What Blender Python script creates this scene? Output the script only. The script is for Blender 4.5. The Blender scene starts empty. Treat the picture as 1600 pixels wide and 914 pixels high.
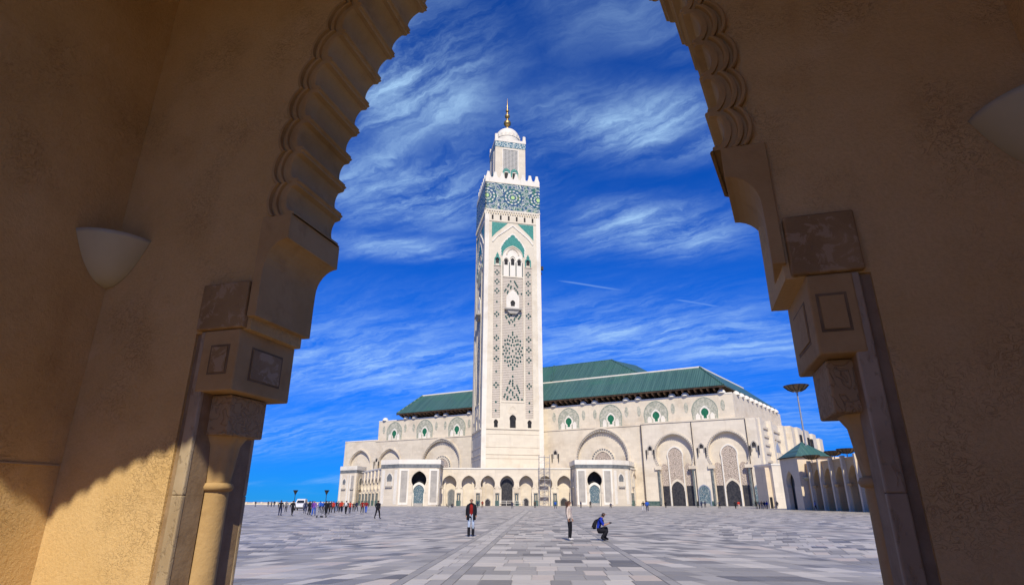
import bpy, bmesh, math, random
from mathutils import Vector, Matrix
from mathutils.geometry import tessellate_polygon
R = math.radians
random.seed(7)
SC = bpy.context.scene
COL = SC.collection

# ------------------------------------------------------------------ camera
cam = bpy.data.cameras.new('camera'); camo = bpy.data.objects.new('camera', cam); COL.objects.link(camo)
camo.location = (0, 0, 1.6); camo.rotation_euler = (R(90) + math.atan(326 / 900), 0, 0)
cam.sensor_fit = 'HORIZONTAL'; cam.sensor_width = 36; cam.lens = 20.25
cam.clip_start = 0.05; cam.clip_end = 60000
SC.camera = camo
# ------------------------------------------------------------------ render / exposure
SC.render.engine = 'CYCLES'
SC.cycles.use_denoising = True
SC.cycles.max_bounces = 8; SC.cycles.diffuse_bounces = 6
SC.view_settings.view_transform = 'Standard'; SC.view_settings.look = 'None'
SC.view_settings.exposure = 0.0; SC.view_settings.gamma = 1.0; SC.view_settings.use_curve_mapping = False
# ------------------------------------------------------------------ sun
SUN_EL = R(42); SUN_AZ = (0.063, -0.998)          # horizontal direction towards the sun (behind the camera)
sun = bpy.data.lights.new('sun', 'SUN'); suno = bpy.data.objects.new('sun', sun); COL.objects.link(suno)
sun.energy = 5.0; sun.angle = R(0.53); sun.color = (1.0, 0.92, 0.79)
_d = Vector((-SUN_AZ[0] * math.cos(SUN_EL), -SUN_AZ[1] * math.cos(SUN_EL), -math.sin(SUN_EL)))
suno.rotation_euler = _d.to_track_quat('-Z', 'Y').to_euler(); suno.location = (20, -60, 60)


# ------------------------------------------------------------------ node helpers
class NT:
    def __init__(s, tree): s.t = tree
    def n(s, typ, ins=None, **props):
        nd = s.t.nodes.new(typ)
        for k, v in props.items(): setattr(nd, k, v)
        for k, v in (ins or {}).items(): s.set(nd.inputs[k], v)
        return nd
    def set(s, sock, v):
        if isinstance(v, bpy.types.NodeSocket): s.t.links.new(v, sock)
        elif isinstance(v, bpy.types.Node): s.t.links.new(v.outputs[0], sock)
        else: sock.default_value = v
    def m(s, op, a, b=0.0, c=0.0, clamp=False):
        return s.n('ShaderNodeMath', {0: a, 1: b, 2: c}, operation=op, use_clamp=clamp).outputs[0]
    def mix(s, fac, a, b, blend='MIX'):
        nd = s.n('ShaderNodeMix', data_type='RGBA', blend_type=blend)
        s.set(nd.inputs[0], fac); s.set(nd.inputs[6], a); s.set(nd.inputs[7], b)
        return nd.outputs[2]
    def ramp(s, fac, stops):
        nd = s.n('ShaderNodeValToRGB', {0: fac}); cr = nd.color_ramp
        while len(cr.elements) < len(stops): cr.elements.new(0.5)
        for e, (p, c) in zip(cr.elements, stops):
            e.position = p; e.color = (c[0], c[1], c[2], 1) if not isinstance(c, (int, float)) else (c, c, c, 1)
        return nd.outputs[0]
    def noise(s, vec, scale, detail=4, rough=0.55, dist=0.0):
        return s.n('ShaderNodeTexNoise', {'Vector': vec, 'Scale': scale, 'Detail': detail, 'Roughness': rough, 'Distortion': dist}).outputs[0]
    def step(s, v, lo, hi):
        return s.n('ShaderNodeMapRange', {0: v, 1: lo, 2: hi, 3: 0.0, 4: 1.0}, interpolation_type='SMOOTHSTEP').outputs[0]


def c4(c): return (c[0], c[1], c[2], 1.0)


# ------------------------------------------------------------------ world: Nishita sky with cirrus
world = bpy.data.worlds.new('World'); SC.world = world; world.use_nodes = True
w = NT(world.node_tree); w.t.nodes.clear()
sky = w.n('ShaderNodeTexSky', sky_type='NISHITA', sun_disc=False, sun_elevation=SUN_EL,
          sun_rotation=math.atan2(SUN_AZ[0], SUN_AZ[1]), altitude=1500.0, air_density=1.0, dust_density=0.0, ozone_density=4.0)
graded = w.mix(1.0, sky.outputs[0], (0.035, 0.52, 1.52, 1), 'MULTIPLY')
hz = w.n('ShaderNodeSeparateXYZ', {0: w.n('ShaderNodeTexCoord').outputs['Generated']}).outputs[2]
graded = w.mix(w.step(hz, 0.30, 0.0), graded, (0.62, 0.58, 0.64, 1), 'MULTIPLY')
tc = w.n('ShaderNodeTexCoord').outputs['Generated']
sep = w.n('ShaderNodeSeparateXYZ', {0: tc})
den = w.m('ADD', w.m('MAXIMUM', sep.outputs[2], 0.0), 0.16)
cx = w.m('DIVIDE', sep.outputs[0], den); cy = w.m('DIVIDE', sep.outputs[1], den)
cp = w.n('ShaderNodeCombineXYZ', {0: cx, 1: cy, 2: 0.0}).outputs[0]
def wsum(vec, scale, amp):
    nz = w.n('ShaderNodeTexNoise', {'Vector': vec, 'Scale': scale, 'Detail': 6.0, 'Roughness': 0.6})
    d = w.n('ShaderNodeVectorMath', {0: nz.outputs[1], 1: (0.5, 0.5, 0.5)}, operation='SUBTRACT').outputs[0]
    d = w.n('ShaderNodeVectorMath', {0: d, 3: amp}, operation='SCALE').outputs[0]
    return w.n('ShaderNodeVectorMath', {0: vec, 1: d}, operation='ADD').outputs[0]
cw = wsum(wsum(cp, 1.7, 0.26), 7.0, 0.07)
mp = w.n('ShaderNodeMapping', {'Vector': cw, 'Rotation': (0, 0, R(30))}).outputs[0]
mp = w.n('ShaderNodeMapping', {'Vector': mp, 'Scale': (0.75, 3.2, 1.0), 'Location': (3.1, 0.6, 0.0)}).outputs[0]
fib = w.noise(mp, 5.0, 14, 0.68, 0.15)
soft = w.noise(mp, 1.7, 5, 0.55, 0.2)
big = w.noise(w.n('ShaderNodeMapping', {'Vector': cp, 'Scale': (1.0, 1.3, 1.0), 'Location': (7.35, 2.2, 0.0)}).outputs[0], 1.1, 3, 0.5, 0.3)
cwx = w.n('ShaderNodeSeparateXYZ', {0: wsum(cp, 1.6, 0.35)})
bank = w.m('MULTIPLY', w.step(big, 0.52, 0.75), 0.35)
for bx, by, rx_, ry_, am in ((-0.24, 0.98, 0.21, 0.24, 1.0), (-0.27, 1.30, 0.26, 0.15, 0.95), (0.27, 1.09, 0.26, 0.10, 0.95), (0.40, 1.50, 0.27, 0.13, 0.95), (-0.33, 1.56, 0.22, 0.09, 0.7),
                             (-0.60, 2.55, 0.75, 0.50, 0.75), (0.62, 2.25, 0.80, 0.30, 0.8), (-1.2, 3.6, 1.2, 0.5, 0.45), (1.3, 3.2, 1.4, 0.5, 0.4)):
    ex = w.m('DIVIDE', w.m('SUBTRACT', cwx.outputs[0], bx), rx_); ey = w.m('DIVIDE', w.m('SUBTRACT', cwx.outputs[1], by), ry_)
    g = w.m('EXPONENT', w.m('MULTIPLY', w.m('ADD', w.m('MULTIPLY', ex, ex), w.m('MULTIPLY', ey, ey)), -1.15))
    bank = w.m('MAXIMUM', bank, w.m('MULTIPLY', g, am))
dens = w.m('ADD', w.m('MULTIPLY', w.step(fib, 0.34, 0.82), 0.80), w.m('MULTIPLY', w.step(soft, 0.32, 0.80), 0.50))
cl = w.m('MULTIPLY', w.m('MULTIPLY', dens, bank), 1.25, clamp=True)
# two faint contrails right of the minaret
for (ax, ay), (bx2, by2) in (((0.1320, 1.7871), (0.4231, 1.8649)), ((0.5477, 1.8987), (0.7780, 1.9559))):
    lx, ly = bx2 - ax, by2 - ay; ll = math.hypot(lx, ly)
    rx2 = w.m('SUBTRACT', cx, ax); ry2 = w.m('SUBTRACT', cy, ay)
    al = w.m('DIVIDE', w.m('ADD', w.m('MULTIPLY', rx2, lx / ll), w.m('MULTIPLY', ry2, ly / ll)), ll)
    ac_ = w.m('ABSOLUTE', w.m('ADD', w.m('SUBTRACT', w.m('MULTIPLY', rx2, -ly / ll), w.m('MULTIPLY', ry2, -lx / ll)), w.m('MULTIPLY', w.m('SUBTRACT', soft, 0.5), 0.012)))
    on = w.m('MULTIPLY', w.step(al, 0.0, 0.25), w.step(al, 1.05, 0.6))
    cl = w.m('MAXIMUM', cl, w.m('MULTIPLY', w.m('MULTIPLY', w.step(ac_, 0.010, 0.0), on), 0.28))
skyc = w.mix(w.m('MULTIPLY', cl, 0.9), graded, (4.6, 7.2, 10.0, 1))
bg = w.n('ShaderNodeBackground', {'Color': skyc, 'Strength': 0.104})
w.t.links.new(bg.outputs[0], w.n('ShaderNodeOutputWorld').inputs[0])

# ------------------------------------------------------------------ materials
MATS = {}
def mat(name, fn=None, rough=0.8, metal=0.0, spec=0.3, col=None):
    if name in MATS: return MATS[name]
    m = bpy.data.materials.new(name); m.use_nodes = True
    t = NT(m.node_tree); t.t.nodes.clear()
    b = t.n('ShaderNodeBsdfPrincipled', {'Roughness': rough, 'Metallic': metal, 'Specular IOR Level': spec})
    t.t.links.new(b.outputs[0], t.n('ShaderNodeOutputMaterial').inputs[0])
    if col is not None: b.inputs['Base Color'].default_value = c4(col)
    if fn: fn(t, b)
    MATS[name] = m
    return m
def bump(t, b, h, strength, dist):
    bp = t.n('ShaderNodeBump', {'Height': h, 'Strength': strength, 'Distance': dist})
    t.t.links.new(bp.outputs[0], b.inputs['Normal'])
def ocoord(t): return t.n('ShaderNodeTexCoord').outputs['Object']
def wall_uv(t):
    sx = t.n('ShaderNodeSeparateXYZ', {0: ocoord(t)})
    return t.n('ShaderNodeCombineXYZ', {0: t.m('ADD', sx.outputs[0], sx.outputs[1]), 1: sx.outputs[2], 2: 0.0}).outputs[0]

def stone(base, var=0.10, bw=2.4, bh=1.2, stain=(0.55, 0.47, 0.38), mortar=0.85):
    def fn(t, b):
        uv = wall_uv(t); oc = ocoord(t)
        br = t.n('ShaderNodeTexBrick', {'Vector': uv, 'Scale': 1.0, 'Mortar Size': 0.018, 'Brick Width': bw, 'Row Height': bh, 'Bias': 0.0,
                                        'Color1': c4([x * (1 - var) for x in base]), 'Color2': c4([min(1, x * (1 + var)) for x in base]),
                                        'Mortar': c4([x * mortar for x in base])}, offset=0.5)
        n1 = t.noise(oc, 0.11, 5, 0.6); n2 = t.noise(oc, 0.9, 4, 0.6)
        c = t.mix(t.m('MULTIPLY', t.step(n1, 0.48, 0.75), 0.45), br.outputs[0], c4(stain), 'MULTIPLY')
        run = t.noise(t.n('ShaderNodeMapping', {'Vector': oc, 'Scale': (0.9, 0.9, 0.06)}).outputs[0], 1.0, 4, 0.6)
        c = t.mix(t.m('MULTIPLY', t.step(run, 0.54, 0.74), 0.22), c, (0.42, 0.35, 0.27, 1))
        c = t.mix(t.m('MULTIPLY', t.step(n2, 0.5, 0.8), 0.16), c, (0.45, 0.38, 0.30, 1))
        t.set(b.inputs['Base Color'], c)
        bump(t, b, t.noise(oc, 2.2, 5, 0.6), 0.25, 0.08)
    return fn
CREAM = mat('cream_marble', stone((0.665, 0.582, 0.44), 0.06, mortar=0.89), 0.75)
WHITE = mat('white_marble', stone((0.69, 0.612, 0.475), 0.05, mortar=0.91), 0.7)
TOWER = mat('tower_marble', stone((0.68, 0.605, 0.46), 0.045, 3.0, 1.5, (0.7, 0.62, 0.52), 0.94), 0.7)
PURE = mat('white_plaster', stone((0.75, 0.70, 0.585), 0.02, 4, 3), 0.6)
def noisy(c1, c2, sc, lo=0.35, hi=0.65, bst=0.2, bd=0.02, det=5):
    def fn(t, b):
        oc = ocoord(t); n = t.noise(oc, sc, det, 0.6)
        t.set(b.inputs['Base Color'], t.mix(t.step(n, lo, hi), c4(c1), c4(c2)))
        if bst: bump(t, b, t.noise(oc, sc * 3, 4, 0.6), bst, bd)
    return fn
GREYP = mat('grey_marble_panel', noisy((0.33, 0.305, 0.26), (0.42, 0.385, 0.32), 0.5), 0.5)
GREYB = mat('blue_grey_marble', noisy((0.22, 0.25, 0.30), (0.32, 0.35, 0.39), 0.3), 0.35)
DARKB = mat('dark_grey_band', noisy((0.11, 0.12, 0.12), (0.19, 0.195, 0.185), 0.8), 0.5)
DARK = mat('dark_opening', noisy((0.010, 0.010, 0.012), (0.03, 0.028, 0.026), 0.6), 0.7)
DOOR = mat('bronze_door', noisy((0.03, 0.030, 0.032), (0.07, 0.065, 0.06), 1.5), 0.45, 0.3)
GREEN = mat('green_glass', noisy((0.015, 0.11, 0.05), (0.03, 0.17, 0.08), 0.8), 0.3)
TEAL = mat('teal_tile', noisy((0.03, 0.19, 0.155), (0.06, 0.28, 0.22), 1.6), 0.4)
SAGE = mat('sage_carved_marble', noisy((0.31, 0.32, 0.245), (0.50, 0.475, 0.37), 1.3, 0.40, 0.60, 0.6, 0.15, 8), 0.7)
WOOD = mat('dark_eave_wood', noisy((0.030, 0.017, 0.010), (0.075, 0.042, 0.022), 0.7), 0.75)
DADO = mat('green_dado_tile', noisy((0.05, 0.095, 0.08), (0.11, 0.155, 0.13), 1.2), 0.35)
COLM = mat('grey_green_column', noisy((0.09, 0.11, 0.105), (0.19, 0.20, 0.18), 1.5), 0.35)
GOLD = mat('gilded_copper', noisy((0.42, 0.27, 0.09), (0.55, 0.36, 0.13), 0.7), 0.38, 0.85)
STEEL = mat('galvanised_steel', noisy((0.30, 0.30, 0.30), (0.42, 0.41, 0.40), 4), 0.45, 0.6)
DSTEEL = mat('dark_metal', col=(0.04, 0.04, 0.042), rough=0.5, metal=0.4)

def fn_lattice(t, b):
    oc = ocoord(t); s = t.n('ShaderNodeSeparateXYZ', {0: oc})
    k = 2 * math.pi / 1.02
    a = t.m('MULTIPLY', t.m('ADD', s.outputs[0], t.m('MULTIPLY', s.outputs[2], 0.66)), k)
    c = t.m('MULTIPLY', t.m('SUBTRACT', s.outputs[0], t.m('MULTIPLY', s.outputs[2], 0.66)), k)
    v = t.m('MULTIPLY', t.m('SINE', a), t.m('SINE', c))
    n = t.noise(oc, 1.1, 3)
    dk = t.step(t.m('ADD', v, t.m('MULTIPLY', t.m('SUBTRACT', n, 0.5), 0.7)), 0.28, 0.48)
    col = t.mix(dk, (0.62, 0.54, 0.43, 1), (0.20, 0.17, 0.125, 1))
    t.set(b.inputs['Base Color'], col)
    bump(t, b, t.m('SUBTRACT', 1.0, dk), 0.8, 0.15)
LATT = mat('carved_lattice', fn_lattice, 0.75)
def fn_darklatt(t, b):
    oc = ocoord(t); s = t.n('ShaderNodeSeparateXYZ', {0: oc}); k = 2 * math.pi / 1.5
    a = t.m('MULTIPLY', t.m('ADD', s.outputs[0], s.outputs[2]), k); c = t.m('MULTIPLY', t.m('SUBTRACT', s.outputs[0], s.outputs[2]), k)
    v = t.m('MULTIPLY', t.m('SINE', a), t.m('SINE', c))
    dk = t.step(v, 0.02, 0.2)
    t.set(b.inputs['Base Color'], t.mix(dk, (0.62, 0.58, 0.50, 1), (0.10, 0.12, 0.11, 1)))
    bump(t, b, t.m('SUBTRACT', 1.0, dk), 0.8, 0.2)
DLATT = mat('lantern_lattice', fn_darklatt, 0.75)
def fn_carved(t, b):
    oc = ocoord(t); n = t.n('ShaderNodeTexVoronoi', {'Vector': oc, 'Scale': 1.7}, feature='DISTANCE_TO_EDGE').outputs[0]
    m2 = t.noise(oc, 0.5, 4)
    c = t.mix(t.step(n, 0.02, 0.14), (0.20, 0.16, 0.12, 1), (0.56, 0.46, 0.36, 1))
    t.set(b.inputs['Base Color'], t.mix(t.m('MULTIPLY', t.step(m2, .45, .7), .4), c, (0.40, 0.34, 0.27, 1)))
    bump(t, b, n, 0.6, 0.3)
CARVED = mat('carved_plaster_screen', fn_carved, 0.8)

def fn_mosaic(t, b):
    oc = ocoord(t); s = t.n('ShaderNodeSeparateXYZ', {0: oc})
    P = 13.0
    x = t.m('SUBTRACT', t.m('MODULO', t.m('ADD', s.outputs[0], P * 2.5), P), P / 2)
    z = t.m('SUBTRACT', s.outputs[2], 143.1)
    r = t.m('SQRT', t.m('ADD', t.m('MULTIPLY', x, x), t.m('MULTIPLY', z, z)))
    th = t.m('ARCTAN2', z, x)
    rings = t.m('SINE', t.m('MULTIPLY', r, 3.9))
    ang = t.m('SINE', t.m('ADD', t.m('MULTIPLY', th, 12.0), t.m('MULTIPLY', r, 0.9)))
    inner = t.m('ADD', t.m('MULTIPLY', rings, 0.75), t.m('MULTIPLY', ang, 0.45))
    vo = t.n('ShaderNodeTexVoronoi', {'Vector': oc, 'Scale': 0.5}, feature='DISTANCE_TO_EDGE').outputs[0]
    outer = t.m('SUBTRACT', t.m('MULTIPLY', t.m('SINE', t.m('MULTIPLY', vo, 17.0)), 0.9), 0.28)
    val = t.n('ShaderNodeMix', {0: t.step(r, 4.6, 5.4), 2: inner, 3: outer}, data_type='FLOAT').outputs[0]
    wh = t.step(val, 0.36, 0.52)
    n = t.noise(oc, 0.5, 3)
    base = t.mix(t.step(n, 0.42, 0.58), (0.006, 0.06, 0.15, 1), (0.014, 0.12, 0.10, 1))
    base = t.mix(t.m('MULTIPLY', t.step(n, 0.6, 0.68), 0.6), base, (0.20, 0.26, 0.05, 1))
    c = t.mix(wh, base, (0.60, 0.60, 0.50, 1))
    c = t.mix(t.step(r, 1.15, 0.8), c, (0.42, 0.60, 0.22, 1))
    t.set(b.inputs['Base Color'], c)
MOSAIC = mat('zellige_mosaic', fn_mosaic, 0.4)
def fn_zell(t, b):
    oc = ocoord(t); s = t.n('ShaderNodeSeparateXYZ', {0: oc})
    vo = t.n('ShaderNodeTexVoronoi', {'Vector': oc, 'Scale': 2.2}, feature='DISTANCE_TO_EDGE').outputs[0]
    c = t.mix(t.step(vo, 0.02, 0.10), (0.36, 0.38, 0.34, 1), (0.035, 0.095, 0.125, 1))
    t.set(b.inputs['Base Color'], c)
ZELL = mat('blue_zellige', fn_zell, 0.4)
def fn_frieze(t, b):
    oc = ocoord(t)
    vo = t.n('ShaderNodeTexVoronoi', {'Vector': oc, 'Scale': 0.9}, feature='DISTANCE_TO_EDGE').outputs[0]
    c = t.mix(t.step(vo, 0.05, 0.14), (0.50, 0.54, 0.48, 1), (0.02, 0.13, 0.19, 1))
    t.set(b.inputs['Base Color'], c)
FRIEZE = mat('teal_frieze_tile', fn_frieze, 0.4)
def fn_roof(t, b):
    oc = ocoord(t); s = t.n('ShaderNodeSeparateXYZ', {0: oc})
    st = t.n('ShaderNodeCombineXYZ', {0: t.m('MULTIPLY', s.outputs[0], 1.3), 1: t.m('MULTIPLY', s.outputs[1], 0.04), 2: t.m('MULTIPLY', s.outputs[2], 0.05)}).outputs[0]
    n = t.noise(st, 1.0, 6, 0.65); n2 = t.noise(oc, 0.09, 4)
    c = t.mix(t.step(n, 0.3, 0.7), (0.038, 0.092, 0.084, 1), (0.068, 0.145, 0.125, 1))
    c = t.mix(t.m('MULTIPLY', t.step(n2, 0.45, 0.7), 0.5), c, (0.045, 0.15, 0.095, 1))
    t.set(b.inputs['Base Color'], c)
    wvx = t.m('SINE', t.m('MULTIPLY', s.outputs[0], 7.0))
    bump(t, b, wvx, 0.5, 0.12)
ROOF = mat('green_glazed_roof_tile', fn_roof, 0.42)

# ------------------------------------------------------------------ mesh helper
class MB:
    def __init__(s): s.v = []; s.f = []; s.mi = []
    def add(s, vs, fs, mi=0):
        o = len(s.v); s.v += [tuple(p) for p in vs]; s.f += [tuple(i + o for i in f) for f in fs]; s.mi += [mi] * len(fs); return s
    def box(s, x0, x1, y0, y1, z0, z1, mi=0):
        return s.add([(x0, y0, z0), (x1, y0, z0), (x1, y1, z0), (x0, y1, z0), (x0, y0, z1), (x1, y0, z1), (x1, y1, z1), (x0, y1, z1)],
                     [(0, 3, 2, 1), (4, 5, 6, 7), (0, 1, 5, 4), (1, 2, 6, 5), (2, 3, 7, 6), (3, 0, 4, 7)], mi)
    def plate(s, poly, holes, y0, y1, mi=0, back=True):
        """(x, z) polygon with holes, as a slab from y0 (front) to y1"""
        loops = [poly] + list(holes); flat = [p for l in loops for p in l]; n = len(flat)
        tris = tessellate_polygon([[Vector((p[0], p[1], 0)) for p in l] for l in loops])
        vs = [(p[0], y0, p[1]) for p in flat] + [(p[0], y1, p[1]) for p in flat]
        fs = [tuple(t) for t in tris]
        if back: fs += [tuple(i + n for i in reversed(t)) for t in tris]
        o = 0
        for l in loops:
            k = len(l)
            for i in range(k):
                j = (i + 1) % k; fs.append((o + i, o + j, o + j + n, o + i + n))
            o += k
        return s.add(vs, fs, mi)
    def lathe(s, prof, cx=0, cy=0, n=16, a0=0.0, a1=2 * math.pi, mi=0):
        full = abs(a1 - a0 - 2 * math.pi) < 1e-6; k = n if full else n + 1
        vs = []
        for r, z in prof:
            for i in range(k):
                a = a0 + (a1 - a0) * i / n; vs.append((cx + r * math.cos(a), cy + r * math.sin(a), z))
        fs = []
        for j in range(len(prof) - 1):
            for i in range(n):
                i2 = (i + 1) % k; fs.append((j * k + i, j * k + i2, (j + 1) * k + i2, (j + 1) * k + i))
        return s.add(vs, fs, mi)
    def tube(s, p0, p1, r0, r1=None, n=8, mi=0):
        r1 = r0 if r1 is None else r1
        p0 = Vector(p0); p1 = Vector(p1); q = (p1 - p0).to_track_quat('Z', 'Y')
        vs = []
        for p, r in ((p0, r0), (p1, r1)):
            for i in range(n):
                a = 2 * math.pi * i / n; vs.append(p + q @ Vector((r * math.cos(a), r * math.sin(a), 0)))
        fs = [(i, (i + 1) % n, (i + 1) % n + n, i + n) for i in range(n)] + [tuple(range(n - 1, -1, -1)), tuple(range(n, 2 * n))]
        return s.add(vs, fs, mi)
    def loft(s, rows, mi=0, closed=False):
        k = len(rows[0]); vs = [p for r in rows for p in r]; fs = []
        for j in range(len(rows) - 1):
            for i in range(k if closed else k - 1):
                i2 = (i + 1) % k; fs.append((j * k + i, j * k + i2, (j + 1) * k + i2, (j + 1) * k + i))
        return s.add(vs, fs, mi)
    def mesh(s, name, mats, smooth=False, fix=True):
        me = bpy.data.meshes.new(name); me.from_pydata(s.v, [], s.f)
        for m in (mats if isinstance(mats, (list, tuple)) else [mats]): me.materials.append(m)
        if any(s.mi): me.polygons.foreach_set('material_index', s.mi)
        if fix:
            bm = bmesh.new(); bm.from_mesh(me); bmesh.ops.recalc_face_normals(bm, faces=bm.faces); bm.to_mesh(me); bm.free()
        if smooth: me.polygons.foreach_set('use_smooth', [True] * len(me.polygons))
        me.update(); return me
    def obj(s, name, mats, parent=None, smooth=False, fix=True, kind=None, label=None):
        return link(name, s.mesh(name, mats, smooth, fix), parent, kind, label)
def link(name, me, parent=None, kind=None, label=None):
    o = bpy.data.objects.new(name, me); COL.objects.link(o)
    if parent: o.parent = parent
    if kind: o['kind'] = kind
    if label: o['label'] = label
    return o
def tag(o, label, cat, group=None):
    o['label'] = label; o['category'] = cat
    if group: o['group'] = group
    return o
def thing(name, label, cat, loc=(0, 0, 0), rz=0.0, group=None):
    o = bpy.data.objects.new(name, None); COL.objects.link(o); o.location = loc; o.rotation_euler = (0, 0, rz); o.empty_display_size = 0.2
    return tag(o, label, cat, group)
def rect(x0, x1, z0, z1): return [(x0, z0), (x1, z0), (x1, z1), (x0, z1)]
def arch_pts(cx, zb, n, r, zc, point=0.0, seg=14):
    """opening outline: straight jambs half-width n, then an arc of radius r about zc (horseshoe if r > n), pointed by 'point'"""
    ph = math.acos(min(1, n / r)); pts = [(cx - n, zb)]
    for i in range(seg + 1):
        a = math.pi + ph - (math.pi / 2 + ph) * i / seg
        x = r * math.cos(a); z = zc + r * math.sin(a); k = i / seg
        z += point * max(0, (k - 0.4) / 0.6) ** 2
        pts.append((cx + x, z))
    left = pts[:]
    for x, z in reversed(left[:-1]): pts.append((2 * cx - x, z))
    return pts
def ring(outer, inner): return outer + inner[::-1]       # strip between two open outlines with the same ends
def scallop(pts, amp, per):
    """add small convex lobes along an open outline"""
    out = []; 
    for i in range(len(pts) - 1):
        a = Vector(pts[i]); b = Vector(pts[i + 1]); L = (b - a).length
        nl = max(1, round(L / per)); t = (b - a) / nl; nn = Vector((-t.y, t.x)).normalized()
        for j in range(nl):
            for q in (0.0, 0.25, 0.5, 0.75):
                p = a + t * (j + q) + nn * amp * math.sin(math.pi * q); out.append((p.x, p.y))
    out.append(tuple(pts[-1])); return out
# ================================================================== SETTING: ground, sea
def slab_mat(use_attr):
    def fn(t, b):
        if use_attr: tone = t.n('ShaderNodeAttribute', attribute_name='tone').outputs['Fac']
        else: tone = t.n('ShaderNodeSeparateColor', {0: t.n('ShaderNodeObjectInfo').outputs['Color']}).outputs[0]
        gc = t.n('ShaderNodeNewGeometry').outputs['Position']
        base = t.ramp(tone, [(0.0, (0.125, 0.115, 0.098)), (0.16, (0.195, 0.18, 0.153)), (0.30, (0.30, 0.277, 0.235)), (0.62, (0.435, 0.40, 0.335)), (0.86, (0.56, 0.51, 0.42)), (1.0, (0.49, 0.405, 0.315))])
        off = t.n('ShaderNodeVectorMath', {0: gc, 1: t.n('ShaderNodeCombineXYZ', {0: t.m('MULTIPLY', tone, 37.0), 1: t.m('MULTIPLY', tone, 91.0), 2: 0.0}).outputs[0]}, operation='ADD').outputs[0]
        vein = t.noise(t.n('ShaderNodeMapping', {'Vector': off, 'Scale': (0.7, 3.2, 1.0), 'Rotation': (0, 0, 0.2)}).outputs[0], 1.6, 7, 0.65, 1.2)
        c = t.mix(t.m('MULTIPLY', t.step(vein, 0.5, 0.72), 0.35), base, (0.24, 0.23, 0.22, 1))
        c = t.mix(t.m('MULTIPLY', t.step(vein, 0.42, 0.25), 0.25), c, (0.57, 0.53, 0.48, 1))
        dirt = t.noise(gc, 0.35, 5, 0.6)
        c = t.mix(t.m('MULTIPLY', t.step(dirt, 0.5, 0.75), 0.25), c, (0.22, 0.20, 0.18, 1))
        t.set(b.inputs['Base Color'], c)
        t.set(b.inputs['Roughness'], t.n('ShaderNodeMapRange', {0: dirt, 1: 0.3, 2: 0.7, 3: 0.42, 4: 0.62}).outputs[0])
        bump(t, b, t.noise(gc, 5.0, 4, 0.6), 0.12, 0.01)
    return fn
SLAB = mat('grey_marble_slab', slab_mat(False), 0.5)
SLABA = mat('grey_marble_slabs_far', slab_mat(True), 0.5)
GA = R(2.6)                                     # the paving runs 2.6 degrees to the right of the view
def gw(a, l): return (a * math.cos(GA) + l * math.sin(GA), -a * math.sin(GA) + l * math.cos(GA))
def fn_ground(t, b):
    gc = t.n('ShaderNodeNewGeometry').outputs['Position']
    rot = t.n('ShaderNodeMapping', {'Vector': gc, 'Rotation': (0, 0, GA)}).outputs[0]
    br = t.n('ShaderNodeTexBrick', {'Vector': rot, 'Scale': 1.0, 'Mortar Size': 0.01, 'Brick Width': 0.8, 'Row Height': 1.22,
                                    'Color1': (0.25, 0.232, 0.198, 1), 'Color2': (0.49, 0.45, 0.385, 1), 'Mortar': (0.16, 0.15, 0.14, 1)}, offset=0.37, offset_frequency=3)
    n = t.noise(gc, 0.05, 5, 0.6); n2 = t.noise(t.n('ShaderNodeMapping', {'Vector': gc, 'Scale': (0.3, 1.0, 1.0)}).outputs[0], 0.4, 5, 0.7)
    c = t.mix(t.m('MULTIPLY', t.step(n2, 0.4, 0.65), 0.5), br.outputs[0], (0.30, 0.28, 0.26, 1))
    c = t.mix(t.m('MULTIPLY', t.step(n, 0.45, 0.7), 0.3), c, (0.43, 0.40, 0.36, 1))
    t.set(b.inputs['Base Color'], c)
GROUND = mat('plaza_bed', fn_ground, 0.55)
BOUNCE = mat('warm_bounce_ground', noisy((0.17, 0.112, 0.055), (0.22, 0.148, 0.075), 0.6), 0.85)
MB().add([(-300, -120, -0.004), (300, -120, -0.004), (300, -9, -0.004), (-300, -6, -0.004)], [(0, 1, 2, 3)]).obj('bounce_ground', BOUNCE, kind='structure')  # unseen ground behind the gallery, added to bounce warm light inside
GFL = mat('gallery_floor_stone', noisy((0.24, 0.14, 0.055), (0.29, 0.175, 0.07), 1.2), 0.7)
_c = [Matrix.Rotation(R(-16), 3, 'Z') @ Vector(p) + Vector((-0.18, 3.13, 0)) for p in ((-7.4, -4.6, 0.004), (7.4, -4.6, 0.004), (7.4, 0.6, 0.004), (-7.4, 0.6, 0.004))]
MB().add(_c, [(0, 1, 2, 3)]).obj('gallery_floor', GFL, kind='structure')
plaza = MB().add([(-420, -120, -0.014), (700, -120, -0.014), (700, 520, -0.014), (-94, 520, -0.014), (-94, 330, -0.014), (-420, 330, -0.014)], [(0, 1, 2, 3, 4, 5)]).obj('plaza_pavement', GROUND, kind='structure')

def slab_geo(mb, q, z=0.0, dep=0.012, bev=0.006):
    """parallelogram slab (4 ground points), top with a small chamfer"""
    cx = sum(p[0] for p in q) / 4; cy = sum(p[1] for p in q) / 4
    ins = [(p[0] + (cx - p[0]) * bev / 0.4, p[1] + (cy - p[1]) * bev / 0.4) for p in q]
    vs = [(p[0], p[1], z - dep) for p in q] + [(p[0], p[1], z - 0.004) for p in q] + [(p[0], p[1], z) for p in ins]
    fs = [(8, 9, 10, 11)] + [(i, (i + 1) % 4, (i + 1) % 4 + 4, i + 4) for i in range(4)] + [(i + 4, (i + 1) % 4 + 4, (i + 1) % 4 + 8, i + 8) for i in range(4)]
    mb.add(vs, fs)
rs = random.Random(11)
BANDS = [-2.97, -1.93] + [2.75 + 5.7 * k for k in range(-0, 20)] + [-8.6 - 5.7 * k for k in range(20)]
BANDS.sort(); BW = 0.24; ROW = 0.92; GAP = 0.009
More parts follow.
